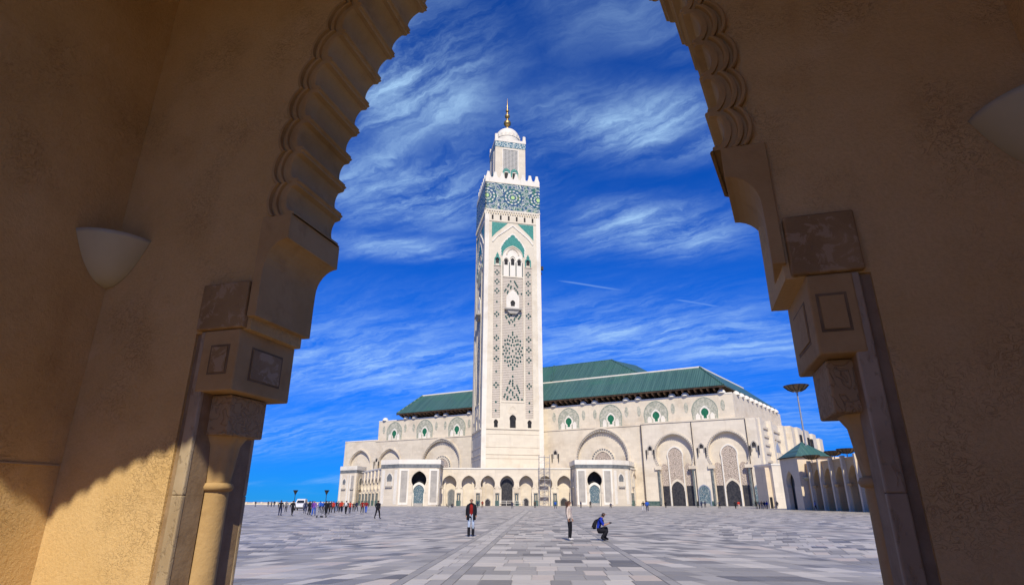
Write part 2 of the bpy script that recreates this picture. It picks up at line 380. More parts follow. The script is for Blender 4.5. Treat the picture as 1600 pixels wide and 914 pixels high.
def tone():
    r = rs.random()
    return rs.uniform(0.03, 0.18) if r < 0.12 else (rs.uniform(0.18, 0.36) if r < 0.42 else (rs.uniform(0.40, 0.90) if r < 0.93 else rs.uniform(0.93, 1.0)))
slabs = []                                       # (distance, centre, corner offsets, tone)
def add_slab(a0, a1, l0, l1, sh, tn):
    cs = [gw(a0 + GAP, l0 + GAP), gw(a1 - GAP, l0 + GAP), gw(a1 - GAP + sh, l1 - GAP), gw(a0 + GAP + sh, l1 - GAP)]
    cx = sum(p[0] for p in cs) / 4; cy = sum(p[1] for p in cs) / 4
    if cy < 7 or abs(cx) > 0.62 * cy + 3 or cy > 118: return
    slabs.append((math.hypot(cx, cy) + (60 if cy < 11.8 or cx < -0.47 * cy or cx > 0.61 * cy else 0), cs, tn))
nrow = 0; l = 6.2
while l < 118:
    nrow += 1; cross = (nrow % 8 == 0); dl = 0.32 if cross else ROW
    for bi in range(len(BANDS) - 1):
        b0, b1 = BANDS[bi], BANDS[bi + 1]
        add_slab(b0 - BW / 2, b0 + BW / 2, l, l + dl, 0, rs.uniform(0.24, 0.38))
        x0, x1 = b0 + BW / 2, b1 - BW / 2
        if x1 - x0 < 1.2: xm = (x0 + x1) / 2 + rs.uniform(-.12, .12); add_slab(x0, xm, l, l + dl, 0, rs.uniform(0.34, 0.8)); add_slab(xm, x1, l, l + dl, 0, rs.uniform(0.34, 0.8)); continue
        if x0 > 0.62 * l + 8 or x1 < -0.62 * l - 8: continue
        slant = (0.0 if b0 < -1 and b0 > -4 else (0.30 if bi % 2 else -0.24)) if not cross else 0
        # cut points along the row; slanted joints keep to the row, the end pieces square off at the bands
        n = max(3, round((x1 - x0) / rs.uniform(0.48, 0.72))); cuts = [x0]
        for k in range(1, n): cuts.append(x0 + (x1 - x0) * (k + rs.uniform(-0.22, 0.22)) / n)
        cuts.append(x1)
        for k in range(n):
            s0 = slant if k else 0; s1 = slant if k < n - 1 else 0
            a0, a1 = cuts[k], cuts[k + 1]
            cs = [gw(a0 - s0 / 2 + GAP, l + GAP), gw(a1 - s1 / 2 - GAP, l + GAP), gw(a1 + s1 / 2 - GAP, l + dl - GAP), gw(a0 + s0 / 2 + GAP, l + dl - GAP)]
            cx = sum(p[0] for p in cs) / 4; cy = sum(p[1] for p in cs) / 4
            if cy < 7 or abs(cx) > 0.62 * cy + 3: continue
            slabs.append((math.hypot(cx, cy) + (60 if cy < 11.8 or cx < -0.47 * cy or cx > 0.61 * cy else 0), cs, rs.uniform(0.22, 0.34) if cross else tone()))
    l += dl
slabs.sort(key=lambda s: s[0])
for i, (dd, cs, tn) in enumerate(slabs[:296]):
    cx = sum(p[0] for p in cs) / 4; cy = sum(p[1] for p in cs) / 4
    mb = MB(); slab_geo(mb, [(p[0] - cx, p[1] - cy) for p in cs])
    o = mb.obj('paving_slab', SLAB, plaza, fix=False); o.location = (cx, cy, rs.uniform(-0.0015, 0.0015)); o.color = (tn, tn, tn, 1)
mb = MB(); tl = []
for dd, cs, tn in slabs[296:]:
    slab_geo(mb, cs, rs.uniform(-0.0015, 0.0015)); tl += [tn] * 9
far = mb.mesh('paving_slabs', SLABA, fix=False)
at = far.attributes.new('tone', 'FLOAT', 'FACE'); at.data.foreach_set('value', tl)
link('paving_slabs', far, plaza, 'stuff')

def fn_sea(t, b):
    gc = t.n('ShaderNodeNewGeometry').outputs['Position']
    bump(t, b, t.noise(gc, 0.08, 6, 0.6), 0.6, 1.0)
SEA = mat('sea_water', fn_sea, 0.18, 0, 0.5, (0.012, 0.05, 0.11))
MB().add([(-40000, 330, -8), (40000, 330, -8), (40000, 45000, -8), (-40000, 45000, -8)], [(0, 1, 2, 3)]).obj('sea', SEA, kind='structure')
MB().box(-420, -94, 329.7, 330.5, -9, -0.02).obj('quay_face', CREAM, kind='structure')

# ================================================================== THE GALLERY the camera stands in
def fn_stucco(t, b):
    oc = ocoord(t)
    n1 = t.noise(oc, 0.55, 6, 0.65); n2 = t.noise(oc, 3.5, 5, 0.6); n3 = t.noise(oc, 48, 5, 0.7)
    c = t.mix(t.step(n1, 0.35, 0.68), (0.66, 0.455, 0.205, 1), (0.57, 0.37, 0.14, 1))
    c = t.mix(t.m('MULTIPLY', t.step(n2, 0.48, 0.75), 0.22), c, (0.44, 0.26, 0.085, 1))
    c = t.mix(t.m('MULTIPLY', t.step(n3, 0.42, 0.62), 0.16), c, (0.38, 0.225, 0.08, 1))
    st = t.noise(t.n('ShaderNodeMapping', {'Vector': oc, 'Scale': (1.6, 1.6, 0.35)}).outputs[0], 1.1, 6, 0.65)
    c = t.mix(t.m('MULTIPLY', t.step(st, 0.54, 0.76), 0.38), c, (0.34, 0.195, 0.065, 1))
    c = t.mix(t.m('MULTIPLY', t.step(t.noise(oc, 1.3, 5, 0.6, 0.7), 0.58, 0.68), 0.35), c, (0.70, 0.50, 0.26, 1))
    # worm-shaped pits of the roughcast render
    wn = t.noise(t.n('ShaderNodeMapping', {'Vector': oc, 'Scale': (1, 1, 1.3)}).outputs[0], 21.0, 2, 0.5, 1.6)
    pit = t.m('MULTIPLY', t.step(t.m('ABSOLUTE', t.m('SUBTRACT', wn, 0.5)), 0.030, 0.006), t.step(t.noise(oc, 1.7, 4, 0.6), 0.44, 0.66))
    spot = t.step(t.n('ShaderNodeTexVoronoi', {'Vector': oc, 'Scale': 2.2}, feature='F1').outputs[0], 0.020, 0.010)
    c = t.mix(t.m('MULTIPLY', pit, 0.35), c, (0.23, 0.13, 0.05, 1))
    c = t.mix(spot, c, (0.06, 0.045, 0.03, 1))
    t.set(b.inputs['Base Color'], c)
    h = t.m('SUBTRACT', t.m('ADD', t.m('MULTIPLY', n3, 0.7), t.m('MULTIPLY', n2, 0.4)), t.m('MULTIPLY', pit, 0.35))
    bump(t, b, h, 0.8, 0.012)
STUCCO = mat('ochre_stucco', fn_stucco, 0.92, 0, 0.15)
def fn_cast(t, b):
    oc = ocoord(t); n1 = t.noise(oc, 1.6, 6, 0.65); n2 = t.noise(oc, 22, 4, 0.6); n3 = t.noise(oc, 5.0, 5, 0.65)
    c = t.mix(t.step(n1, 0.35, 0.68), (0.48, 0.32, 0.14, 1), (0.40, 0.25, 0.095, 1))
    c = t.mix(t.m('MULTIPLY', t.step(n3, 0.52, 0.72), 0.4), c, (0.26, 0.155, 0.065, 1))
    t.set(b.inputs['Base Color'], c)
    bump(t, b, t.m('ADD', n2, t.m('MULTIPLY', n3, 0.8)), 0.4, 0.012)
CAST = mat('cast_ochre_stone', fn_cast, 0.85, 0, 0.2)
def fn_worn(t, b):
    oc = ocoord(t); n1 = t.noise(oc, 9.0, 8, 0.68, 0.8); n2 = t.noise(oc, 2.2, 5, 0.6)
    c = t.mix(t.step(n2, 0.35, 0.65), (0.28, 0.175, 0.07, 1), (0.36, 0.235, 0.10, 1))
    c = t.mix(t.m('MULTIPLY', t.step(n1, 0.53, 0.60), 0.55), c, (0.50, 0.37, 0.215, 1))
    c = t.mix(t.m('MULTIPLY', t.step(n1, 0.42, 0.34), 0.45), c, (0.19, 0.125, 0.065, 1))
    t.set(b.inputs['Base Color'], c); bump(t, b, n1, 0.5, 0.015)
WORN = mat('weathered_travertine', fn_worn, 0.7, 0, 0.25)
def fn_strip(t, b):
    oc = ocoord(t); n1 = t.noise(t.n('ShaderNodeMapping', {'Vector': oc, 'Scale': (1, 1, 0.6)}).outputs[0], 22, 7, 0.65, 0.6); n2 = t.noise(oc, 2.0, 5, 0.6)
    c = t.mix(t.step(n2, 0.35, 0.65), (0.44, 0.345, 0.215, 1), (0.34, 0.25, 0.14, 1))
    c = t.mix(t.m('MULTIPLY', t.step(n1, 0.60, 0.68), 0.6), c, (0.20, 0.13, 0.065, 1))
    t.set(b.inputs['Base Color'], c); bump(t, b, t.m('SUBTRACT', 1.0, t.step(n1, 0.52, 0.66)), 0.5, 0.012)
STRIP = mat('pitted_travertine', fn_strip, 0.6, 0, 0.3)
def fn_carvecap(t, b):
    oc = ocoord(t); wn = t.noise(oc, 13.0, 2, 0.4, 1.6)
    rg = t.step(t.m('ABSOLUTE', t.m('SUBTRACT', wn, 0.5)), 0.0, 0.07)
    c = t.mix(rg, (0.33, 0.21, 0.095, 1), (0.40, 0.265, 0.125, 1))
    t.set(b.inputs['Base Color'], c); bump(t, b, rg, 0.5, 0.012)
CARVECAP = mat('carved_ochre_stone', fn_carvecap, 0.85, 0, 0.2)

GK = 0.56                                         # the gallery is laid out in units of 0.56 m, its floor FL units below the layout's zero
FL = 1.6 - 1.6 / GK
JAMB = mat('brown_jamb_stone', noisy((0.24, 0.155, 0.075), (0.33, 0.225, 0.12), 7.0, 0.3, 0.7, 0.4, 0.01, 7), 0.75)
GAL = thing('stone_gallery', 'shaded ochre stucco gallery with lobed arch framing the view of the plaza', 'gallery', (-0.317 * GK, 5.591 * GK, 0), R(-16))
T = 0.95                                          # wall thickness
# ---- lobed arch: cusp curve from the bracket (z 4.86) up to a blunt point
ZB, ZC, AR, AC = 4.86, 5.5, 5.3, -2.88
LTOT = (ZC - ZB) + AR * math.acos(-AC / AR); NL = 13; PITCH = LTOT / NL
def base_pt(s):
    if s < ZC - ZB: return Vector((2.42, ZB + s)), Vector((1, 0))
    th = (s - (ZC - ZB)) / AR; k = max(0.0, (s - (LTOT - PITCH)) / PITCH)
    nn = Vector((math.cos(th), math.sin(th)))
    if k > 0: nn = (nn * (1 - k) + Vector((0, 1.25)) * k)
    return Vector((AC + AR * math.cos(th), ZC + AR * math.sin(th))), nn
def lobe_outline(i, off, sag, fillet, seg=28):
    pts = []
    for j in range(seg + 1):
        t = j / seg; p, nn = base_pt((i + t) * PITCH)
        b = sag * (1 - (2 * t - 1) ** 2) ** 0.75
        if fillet and (t < 0.11 or t > 0.89): b = -0.005 if (0.035 < t < 0.11 or 0.89 < t < 0.965) else -0.035
        pts.append(p + nn * (off + b))
    return pts
# profile across the arch edge: (offset, depth y, sag, fillet)
PROF = [(0.29, 0.0, 0.10, 0), (0.29, -0.055, 0.10, 0), (0.275, -0.07, 0.10, 0), (0.245, -0.07, 0.10, 0), (0.235, -0.018, 0.10, 0), (0.205, -0.012, 0.10, 0), (0.198, -0.055, 0.10, 0), (0.165, -0.062, 0.10, 0), (0.15, -0.055, 0.10, 0), (0.143, -0.015, 0.10, 0),
        (0.085, -0.008, 0.105, 0), (0.078, -0.040, 0.11, 0), (0.030, -0.040, 0.115, 1), (0.005, -0.030, 0.12, 1), (0.0, 0.0, 0.12, 1), (0.0, T - 0.0, 0.12, 1), (0.035, T + 0.03, 0.115, 1), (0.125, T + 0.04, 0.10, 0), (0.29, T + 0.04, 0.10, 0), (0.29, T, 0.10, 0)]
def rsh(sgn, y): return 0.19 * max(0.0, y) / T if sgn > 0 else 0.0      # the right-hand soffit is splayed towards the plaza
for sgn in (-1, 1):
    for i in range(NL):
        rows = [[(sgn * p.x + rsh(sgn, y), y, p.y) for p in lobe_outline(i, o, s, f)] for o, y, s, f in PROF]
        MB().loft(rows).obj('arch_lobe', CAST, GAL, smooth=False)
outl = []
for i in range(NL): outl += lobe_outline(i, 0.285, 0.10, 0)[(0 if i == 0 else 1):]
hole = [(-3.55, FL), (-3.55, 3.46), (-2.80, 3.46), (-2.80, 4.86)] + [(-p.x, p.y) for p in outl] + [(p.x, p.y) for p in reversed(outl[:-1])] + [(2.87, 4.86), (2.87, 3.46), (3.55, 3.46), (3.55, FL)]
GTOP = 10.7
wallpoly = [(-13, FL)] + hole + [(13, FL), (13, GTOP), (-13, GTOP)]
MB().plate(wallpoly, [], 0.0, T).obj('front_wall', STUCCO, GAL)
# ---- back wall behind the camera: rounder lobed arch that lets the sun in
BW0, BW1 = -6.75, -7.35
bo = []
for j in range(0, 121):
    th = R(36) + (math.pi / 2 - R(36)) * j / 120; k = (j % 8) / 8
    rr = 4.2 + 0.07 * (1 - (2 * k - 1) ** 2)
    bo.append((rr * math.cos(th), 5.02 + rr * math.sin(th)))
bpoly = [(-13, FL), (-bo[0][0], FL)] + [(-x, z) for x, z in bo] + [(x, z) for x, z in reversed(bo[:-1])] + [(bo[0][0], FL), (13, FL), (13, GTOP), (-13, GTOP)]
MB().plate(bpoly, [], BW1, BW0).obj('back_wall', STUCCO, GAL)
MB().box(-13, 13, BW1 - 0.1, T + 0.1, GTOP, GTOP + 0.5).obj('ceiling', STUCCO, GAL)
for sgn in (-1, 1):
    x0, x1 = sorted((sgn * 5.15, sgn * 6.7))
    mb = MB().plate([(BW0 + 0.002, FL), (-4.7, FL), (-4.7, 6.2), (-4.2, 7.6), (-3.5, 8.2), (-2.95, 7.6), (-2.45, 6.2), (-2.45, FL), (-0.002, FL), (-0.002, GTOP - .002), (BW0 + 0.002, GTOP - .002)], [], x0, x1)
    mb.v = [(y, x, z) for x, y, z in mb.v]
    cwo = mb.obj('cross_wall', STUCCO, GAL)
    MB().box(*sorted((sgn * 5.153, sgn * 5.13)), -2.4, -0.03, 1.985, 2.0).obj('day_joint', STRIP, cwo)
def panelled(name, w0, w1, y0, y1, z0, z1, m, sgn, front=None, side=None, g=0.022, dp=0.014, pm=None):
    """block with recessed panel grooves on its front (x,z) and inner side (y,z) faces; w measured from the arch axis"""
    o = MB().box(*sorted((sgn * w0, sgn * w1)), y0, y1, z0, z1).obj(name, m, GAL)
    bv = o.modifiers.new('bevel', 'BEVEL'); bv.width = 0.018; bv.segments = 2; bv.limit_method = 'ANGLE'
    pm = pm or m
    if front:
        a0, a1, b0, b1 = front; f = MB()
        A0, A1 = sorted((sgn * a0, sgn * a1))
        f.plate(rect(A0 - g, A1 + g, b0 - g, b1 + g), [rect(A0, A1, b0, b1)], y0 - 0.004, y0 + 0.01)
        f.obj('panel_groove', DARKG, o)
        MB().box(A0 + .004, A1 - .004, y0 - 0.012, y0 + 0.02, b0 + .004, b1 - .004).obj('panel', pm, o)
    if side:
        a0, a1, b0, b1 = side; X = sgn * w0; e = -sgn
        f = MB().plate(rect(a0 - g, a1 + g, b0 - g, b1 + g), [rect(a0, a1, b0, b1)], -0.004, 0.01)
        f.v = [(X + e * -y, x, z) for x, y, z in f.v]; f.obj('panel_groove', DARKG, o)
        f = MB().box(a0 + .004, a1 - .004, -0.012, 0.02, b0 + .004, b1 - .004); f.v = [(X + e * -y, x, z) for x, y, z in f.v]; f.obj('panel', pm, o)
    return o
DARKG = mat('dark_panel_groove', noisy((0.17, 0.11, 0.052), (0.25, 0.17, 0.085), 6), 0.9)  # darker brown strip set round each panel
for sgn in (-1, 1):
    # bracket: shoulder, concave quarter, straight leg
    prof = [(2.83, 3.60), (2.83, 4.865), (2.42, 4.865), (2.42, 4.56)]
    for j in range(9):
        a = math.pi / 2 * j / 8; prof.append((2.42 + 0.29 * math.sin(a), 4.54 - 0.34 * (1 - math.cos(a))))
    prof += [(2.715, 4.0), (2.715, 3.60)]
    bm_ = MB().plate([(sgn * x + (0.06 if sgn > 0 else 0), z) for x, z in prof], [], -0.055, T + 0.055)
    if sgn > 0: bm_.v = [(x + 0.17 * max(0, y), y, z) for x, y, z in bm_.v]
    b = bm_.obj('bracket', CAST, GAL)
    bv = b.modifiers.new('bevel', 'BEVEL'); bv.width = 0.012; bv.segments = 2; bv.limit_method = 'ANGLE'; bv.angle_limit = R(40)
    rq = 1 if sgn > 0 else 0
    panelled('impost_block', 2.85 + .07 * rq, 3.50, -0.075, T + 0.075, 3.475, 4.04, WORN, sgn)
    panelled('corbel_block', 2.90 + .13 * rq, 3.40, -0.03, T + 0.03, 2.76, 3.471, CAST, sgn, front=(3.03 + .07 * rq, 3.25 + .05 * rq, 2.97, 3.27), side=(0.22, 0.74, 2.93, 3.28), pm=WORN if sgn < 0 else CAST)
    panelled('carved_block', 3.05 + .06 * rq, 3.48, 0.17, 0.78, 2.30, 2.752, CARVECAP, sgn)
    # column with fluted capital, ring and shaft, in the middle of the wall thickness
    cxx, cyy = sgn * (3.38 + .10 * rq), 0.475
    col = MB().lathe([(0.185, FL + .4), (0.185, 0.6), (0.178, 1.71)], cxx, cyy, 24).obj('column_shaft', CAST, GAL, smooth=True)
    MB().lathe([(0.15, 1.70), (0.205, 1.715), (0.225, 1.75), (0.205, 1.79), (0.16, 1.805)], cxx, cyy, 24).obj('collar', CAST, col, smooth=True)
    cap = MB(); rows = []
    for j in range(11):
        k = j / 10; z = 1.80 + 0.50 * k; rr = 0.175 + 0.055 * k + (0.05 * max(0, (k - 0.8) / 0.2))
        rows.append([(cxx + rr * (1 + 0.075 * (abs(math.sin(4 * a)) - 0.5)) * math.cos(a), cyy + rr * (1 + 0.075 * (abs(math.sin(4 * a)) - 0.5)) * math.sin(a), z) for a in [2 * math.pi * q / 64 for q in range(64)]])
    cap.loft(rows, closed=True).obj('capital', CAST, col, smooth=True)
    MB().lathe([(0.28, FL), (0.28, FL + 0.2), (0.22, FL + 0.25), (0.24, FL + 0.33), (0.19, FL + 0.42)], cxx, cyy, 24).obj('column_base', CAST, col, smooth=True)
    for z0, z1 in ((FL, 1.66), (1.6605, 3.472)):
        for ya, yb, yc, yd in ((-0.022, 0.035, 0.0352, 0.28), (T - 0.035, T + 0.022, T - 0.28, T - 0.0352)):
            wi = 3.53 if (sgn > 0 and ya > .1) else 3.31
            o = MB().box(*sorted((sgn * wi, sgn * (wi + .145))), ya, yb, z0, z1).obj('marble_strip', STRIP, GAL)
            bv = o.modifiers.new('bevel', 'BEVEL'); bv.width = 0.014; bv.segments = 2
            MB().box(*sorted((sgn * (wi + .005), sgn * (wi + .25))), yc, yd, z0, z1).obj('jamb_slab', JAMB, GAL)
for o in GAL.children_recursive:
    if not o.data.get('sized'):
        o.data.transform(Matrix.Translation((0, 0, 1.6 * (1 - GK))) @ Matrix.Scale(GK, 4)); o.data['sized'] = 1
        for md in o.modifiers: md.width *= GK
# ---- wall lamps: quarter bowls in the corners
SHADE = mat('cream_lamp_glass', noisy((0.44, 0.41, 0.28), (0.50, 0.465, 0.325), 1.5, bst=0.0), 0.5, 0, 0.35)
for sgn, lab in ((-1, 'cream quarter-bowl wall lamp in the corner beside the sunlit pier'), (1, 'cream quarter-bowl wall lamp cut by the picture edge on dark wall')):
    t = thing('wall_lamp', lab, 'wall lamp', Matrix.Translation(GAL.location) @ Matrix.Rotation(R(-16), 4, 'Z') @ Vector((sgn * 5.15 * GK, 0, 1.6 + (4.19 - 1.6) * GK)), R(-16), 'bowl wall lamps in the gallery corners')
    prof = [(0.57 * GK * k ** 0.46, 0.60 * GK * k) for k in [(i / 18) ** 1.6 for i in range(19)]]
    prof[0] = (0.01, 0.0)
    a0, a1 = (-math.pi / 2, 0) if sgn < 0 else (math.pi, 1.5 * math.pi)
    e = 0.004
    MB().lathe(prof + [(0.555 * GK, 0.60 * GK), (0.53 * GK, 0.57 * GK)], 0.0, 0.0, 22, a0, a1).obj('lamp_shade', SHADE, t, smooth=True).location = (-sgn * e, -e, 0)
    mb = MB()
    dirs = ((0, -1), (-sgn, 0))
    for dx, dy in dirs: mb.tube((dx * .02, dy * .02, 0.58 * GK), (dx * 0.45 * GK, dy * .45 * GK, 0.58 * GK), 0.006, n=6)
    mb.obj('wall_bracket', DSTEEL, t).location = (-sgn * 0.01, -0.01, -0.012)
# ================================================================== MINARET
MIN = thing('minaret', 'tall white marble minaret with teal mosaic band and golden finial', 'minaret', (-2.57, 266.2, 0), R(12.5))
def key_pts(cx, zb, n, r, zc): return arch_pts(cx, zb, n, r, zc, 0.25, 8)
HS = 13.6
MB().box(-12.9, 12.9, -12.9, 12.9, 0, 150).obj('core', TOWER, MIN)
def flower(cx, cz, sx, sz, rings):
    pts = []
    for r, n, ph in rings:
        for k in range(n):
            a = 2 * math.pi * (k + ph) / n; pts.append((cx + sx * r * math.cos(a), cz + sz * r * math.sin(a)))
    return pts
def lobed_line(pts, n, amp):
    out = []
    for i in range(len(pts) - 1):
        a, b = Vector(pts[i]), Vector(pts[i + 1]); d = (b - a) / n; nn = Vector((-d.y, d.x)).normalized()
        for j in range(n):
            for q in (0, .33, .66): p = a + d * (j + q); out.append(tuple(p + nn * amp * math.sin(math.pi * q)))
    out.append(pts[-1]); return out
TEALD = mat('dark_green_inlay', noisy((0.012, 0.05, 0.04), (0.03, 0.10, 0.075), 1.0), 0.4)
for rz, detail in ((0, 2), (-90, 1), (90, 0), (180, 0)):
    rot = R(rz); Y = -HS
    def P(mb, name, m, smooth=False, kind=None):
        o = mb.obj(name, m, MIN, smooth, kind=kind); o.rotation_euler = (0, 0, rot); return o
    if detail == 0:
        P(MB().box(-HS + .7, HS - .7, Y, Y + 0.6, 0, 135.4), 'face_wall', TOWER); 
        P(MB().box(-13.75, 13.75, -13.75, -13.2, 135.5, 150.8), 'mosaic_band', MOSAIC)
    else:
        strips = [rect(-9.25, -5.75, 35.4, 106.2), rect(5.75, 9.25, 35.4, 106.2)]
        centre = rect(-4.95, 4.95, 42.8, 100.7)
        trio = arch_pts(0, 101.3, 4.9, 4.9, 111.0, 0.6, 10)
        slots = [rect(x - 0.45, x + 0.45, 130.2, 132.7) for x in (-10, -6, -2, 2, 6, 10)]
        lows = [key_pts(0, 31.3, 1.3, 1.5, 35.2)] + [key_pts(x, 31.4, 0.8, 0.98, 33.6) for x in (-7.45, 7.45)]
        sidew = [key_pts(x, 107.3, 0.8, 0.95, 109.2) for x in (-7.45, 7.45)]
        e = 0.7 if rz in (0,) else 0.0
        xs = HS if rz in (0, 180) else HS - 0.602
        P(MB().plate(rect(-xs, xs, 0, 135.4), strips + [centre, trio] + slots + lows + sidew, Y, Y + 0.6), 'face_wall', TOWER)
        for r_ in strips + [centre]:
            (x0, z0), _, (x1, z1), _ = r_
            P(MB().box(x0 - .05, x1 + .05, Y + 0.28, Y + 0.59, z0 - .05, z1 + .05), 'lattice_panel', LATT)
        for h in slots + lows + sidew:
            a0 = min(p[0] for p in h) - .1; a1 = max(p[0] for p in h) + .1; b0 = min(p[1] for p in h) - .1; b1 = max(p[1] for p in h) + .1
            P(MB().box(a0, a1, Y + 0.45, Y + 0.58, b0, b1), 'window', DARK)
        # dark green inlay diamonds: central flowers and side crosses
        dm = MB(); R2 = [(0.0, 1, 0), (0.9, 4, 0.5), (1.9, 8, 0), (2.9, 12, 0.5), (3.9, 16, 0)]
        pts = flower(0, 65.3, 1.05, 1.75, [(0, 1, 0), (1.6, 8, .5), (2.4, 8, 0), (3.0, 14, 0.5), (3.7, 14, 0), (4.3, 14, .5)])
        pts += [(0, 73.9), (0, 57.0), (0, 53.6), (0, 51.8)]
        for k, row in enumerate(range(43, 52, 1)):
            wd = 4.2 * (1 - k / 11.0); n = max(2, int(wd / 0.72) + 1)
            pts += [(-wd + 2 * wd * j / (n - 1) + (0.0), row + 0.6) for j in range(n) if (j + k) % 3]
        for k in range(8):
            wd = 4.2 * (1 - k / 9.0); n = max(2, int(wd / 0.72) + 1)
            pts += [(-wd + 2 * wd * j / (n - 1), 92.8 + k * 0.85) for j in range(n) if abs(-wd + 2 * wd * j / (n - 1)) > 2.2 - 0.9 * max(0, k - 1) and (j + k) % 3]
            pts += [(-wd + 2 * wd * j / (n - 1), 83.0 - k * 0.8) for j in range(n) if (j + k) % 3 != 1 and k > 0]
        pts = [p for p in pts if abs(p[0]) < 4.6]
        for sx in (-7.5, 7.5):
            for cz in (102.8, 98.2, 93.6, 82.2, 71.0, 66.2, 61.4, 49.6):
                pts += [(sx, cz + 0.95), (sx, cz - 0.95), (sx - 0.85, cz), (sx + 0.85, cz)]
            pts += [(sx, z) for z in (88.2, 76.7, 55.6, 42.2, 38.5)]
        for x, z in pts:
            a, b = 0.50, 0.66; dm.add([(x - a, Y + .24, z), (x, Y + .24, z - b), (x + a, Y + .24, z), (x, Y + .24, z + b), (x, Y + 0.27, z)], [(0, 1, 2, 3)])
        P(dm, 'inlay_diamonds', TEALD, kind='stuff')
        # triple window
        tw = MB().plate(arch_pts(0, 101.35, 4.85, 4.85, 111.0, 0.55, 10), [key_pts(x, 107.0, 0.82, 0.95, 109.0 + (0.6 if x == 0 else 0)) for x in (-3.2, 0, 3.2)], Y + 0.25, Y + 0.4)
        wp = P(tw, 'window_panel', PURE)
        P(MB().box(-4.5, 4.5, Y + 0.42, Y + 0.5, 106.5, 111.2), 'window', DARK)
        for x in (-1.6, 1.6, -4.75, 4.75): P(MB().tube((x, Y + 0.1, 101.4), (x, Y + 0.1, 108.4), 0.24, n=8), 'window_column', COLM)
        for x, zz, rr in ((-3.2, 109.2, 1.35), (0, 110.2, 1.4), (3.2, 109.2, 1.35), (0, 112.6, 3.2)):
            ou = arch_pts(x, zz - .2, rr, rr, zz, 0.3, 8); inn = arch_pts(x, zz - .2, rr * .8, rr * .8, zz, 0.25, 8)
            P(MB().plate(ring(ou, inn), [], Y - 0.02 - 0.01 * rr, Y + 0.3), 'window_arch', CREAM if rr > 3 else TOWER)
        # teal lobed arch above, with its white frame
        ol = lobed_line([(-5.3, 111.4), (-5.5, 115.6), (-3.9, 118.6), (0, 122.8)], 3, 0.35)
        ol = ol + [(-x, z) for x, z in reversed(ol[:-1])]
        inn = arch_pts(0, 111.4, 4.95, 4.95, 111.6, 0.6, 10)
        P(MB().plate(ring(ol, inn), [], Y - 0.04, Y + 0.1), 'teal_arch_panel', TEAL)
        ol2 = [(x * 1.10, 111.4 + (z - 111.4) * 1.07) for x, z in ol]
        P(MB().plate(ring(ol2, [(x * 1.005, z) for x, z in ol]), [], Y - 0.14, Y + 0.1), 'arch_molding', PURE)
        # big pointed scalloped arch and teal spandrels
        g0 = lobed_line([(-10.2, 118.4), (-7.8, 121.6), (-3.6, 125.0), (0, 128.0)], 5, 0.28); g0 = g0 + [(-x, z) for x, z in reversed(g0[:-1])]
        g1 = [(x * 0.93, 118.4 + (z - 118.4) * 0.93 - 0.2) for x, z in g0]
        P(MB().plate(ring(g0, g1), [], Y - 0.30, Y + 0.1), 'scalloped_arch', PURE)
        for s in (-1, 1):
            P(MB().plate([(s * 10.3, 128.8), (s * 2.4, 128.8), (s * 4.6, 126.6), (s * 8.2, 123.2), (s * 10.3, 120.6)], [], Y - 0.03, Y + 0.1), 'teal_spandrel', TEAL)
            P(MB().plate(ring(key_pts(s * 7.45, 106.6, 1.5, 1.5, 109.4), key_pts(s * 7.45, 106.6, 0.95, 0.95, 109.2)), [], Y - 0.06, Y + 0.1), 'teal_window_frame', TEAL)
            P(MB().plate([(s * 7.45 - 0.9, 111.3), (s * 7.45, 110.6), (s * 7.45 + 0.9, 111.3), (s * 7.45 + .5, 112.0), (s * 7.45, 113.2), (s * 7.45 - .5, 112.0)], [], Y - 0.05, Y + 0.1), 'teal_finial', TEAL)
        # niche and balcony
        P(MB().plate(arch_pts(0, 85.2, 3.1, 3.1, 90.2, 1.2, 8), [key_pts(0, 86.4, 0.95, 1.15, 88.0)], Y - 0.12, Y + 0.26), 'niche', PURE)
        P(MB().box(-1.3, 1.3, Y + 0.2, Y + 0.24, 86.2, 89.6), 'niche_opening', DARK)
        bal = P(MB().box(-4.0, 4.0, Y - 1.6, Y + 0.1, 84.4, 85.1), 'balcony', GREYP)
        P(MB().plate([(-1.6, 82.6), (1.6, 82.6), (3.2, 84.4), (-3.2, 84.4)], [], Y - 1.0, Y + 0.2), 'balcony_bracket', GREYP)
        P(MB().plate(arch_pts(0, 37.4, 1.9, 1.9, 38.4, 0.9, 8), [arch_pts(0, 37.5, 1.55, 1.55, 38.3, 0.8, 8)], Y - 0.1, Y + 0.1), 'door_molding', TOWER)
        for z0, z1, d in ((30.6, 31.15, 0.35), (28.6, 28.85, 0.14), (23.2, 23.45, 0.16), (20.2, 20.55, 0.22), (18.6, 18.85, 0.14), (129.2, 129.6, 0.25), (42.1, 42.6, .2)):
            xx = HS - 1.9 if z0 < 42 or z0 > 43 else 5.2
            P(MB().box(-xx, xx, Y - d, Y + 0.1, z0, z1), 'string_course', TOWER)
        if detail == 1: P(MB().box(-10.5, 10.5, Y - 0.05, Y + 0.1, 15.5, 29.8), 'grey_panel', GREYB)
        for x0, x1 in ((-HS - 0.12, -11.7), (11.7, HS + 0.12)):
            if rz == -90: x0, x1 = (x0 + .13, x1) if x0 < 0 else (x0, x1 - .13)
            P(MB().box(x0, x1, Y - 0.12, Y + 0.1, 0, 135.3), 'corner_pilaster', PURE if detail == 2 else TOWER)
        # corbel table of little arches under the mosaic
        ct = MB(); n = 22
        for k in range(n):
            xc = -13.3 + 26.6 * (k + 0.5) / n
            ct.plate([(xc - .58, 133.5), (xc - .3, 133.3), (xc - .3, 134.4), (xc, 134.9), (xc + .3, 134.4), (xc + .3, 133.3), (xc + .58, 133.5), (xc + .58, 135.4), (xc - .58, 135.4)], [], Y - 0.45, Y + 0.1)
        P(ct, 'corbel_table', TOWER)
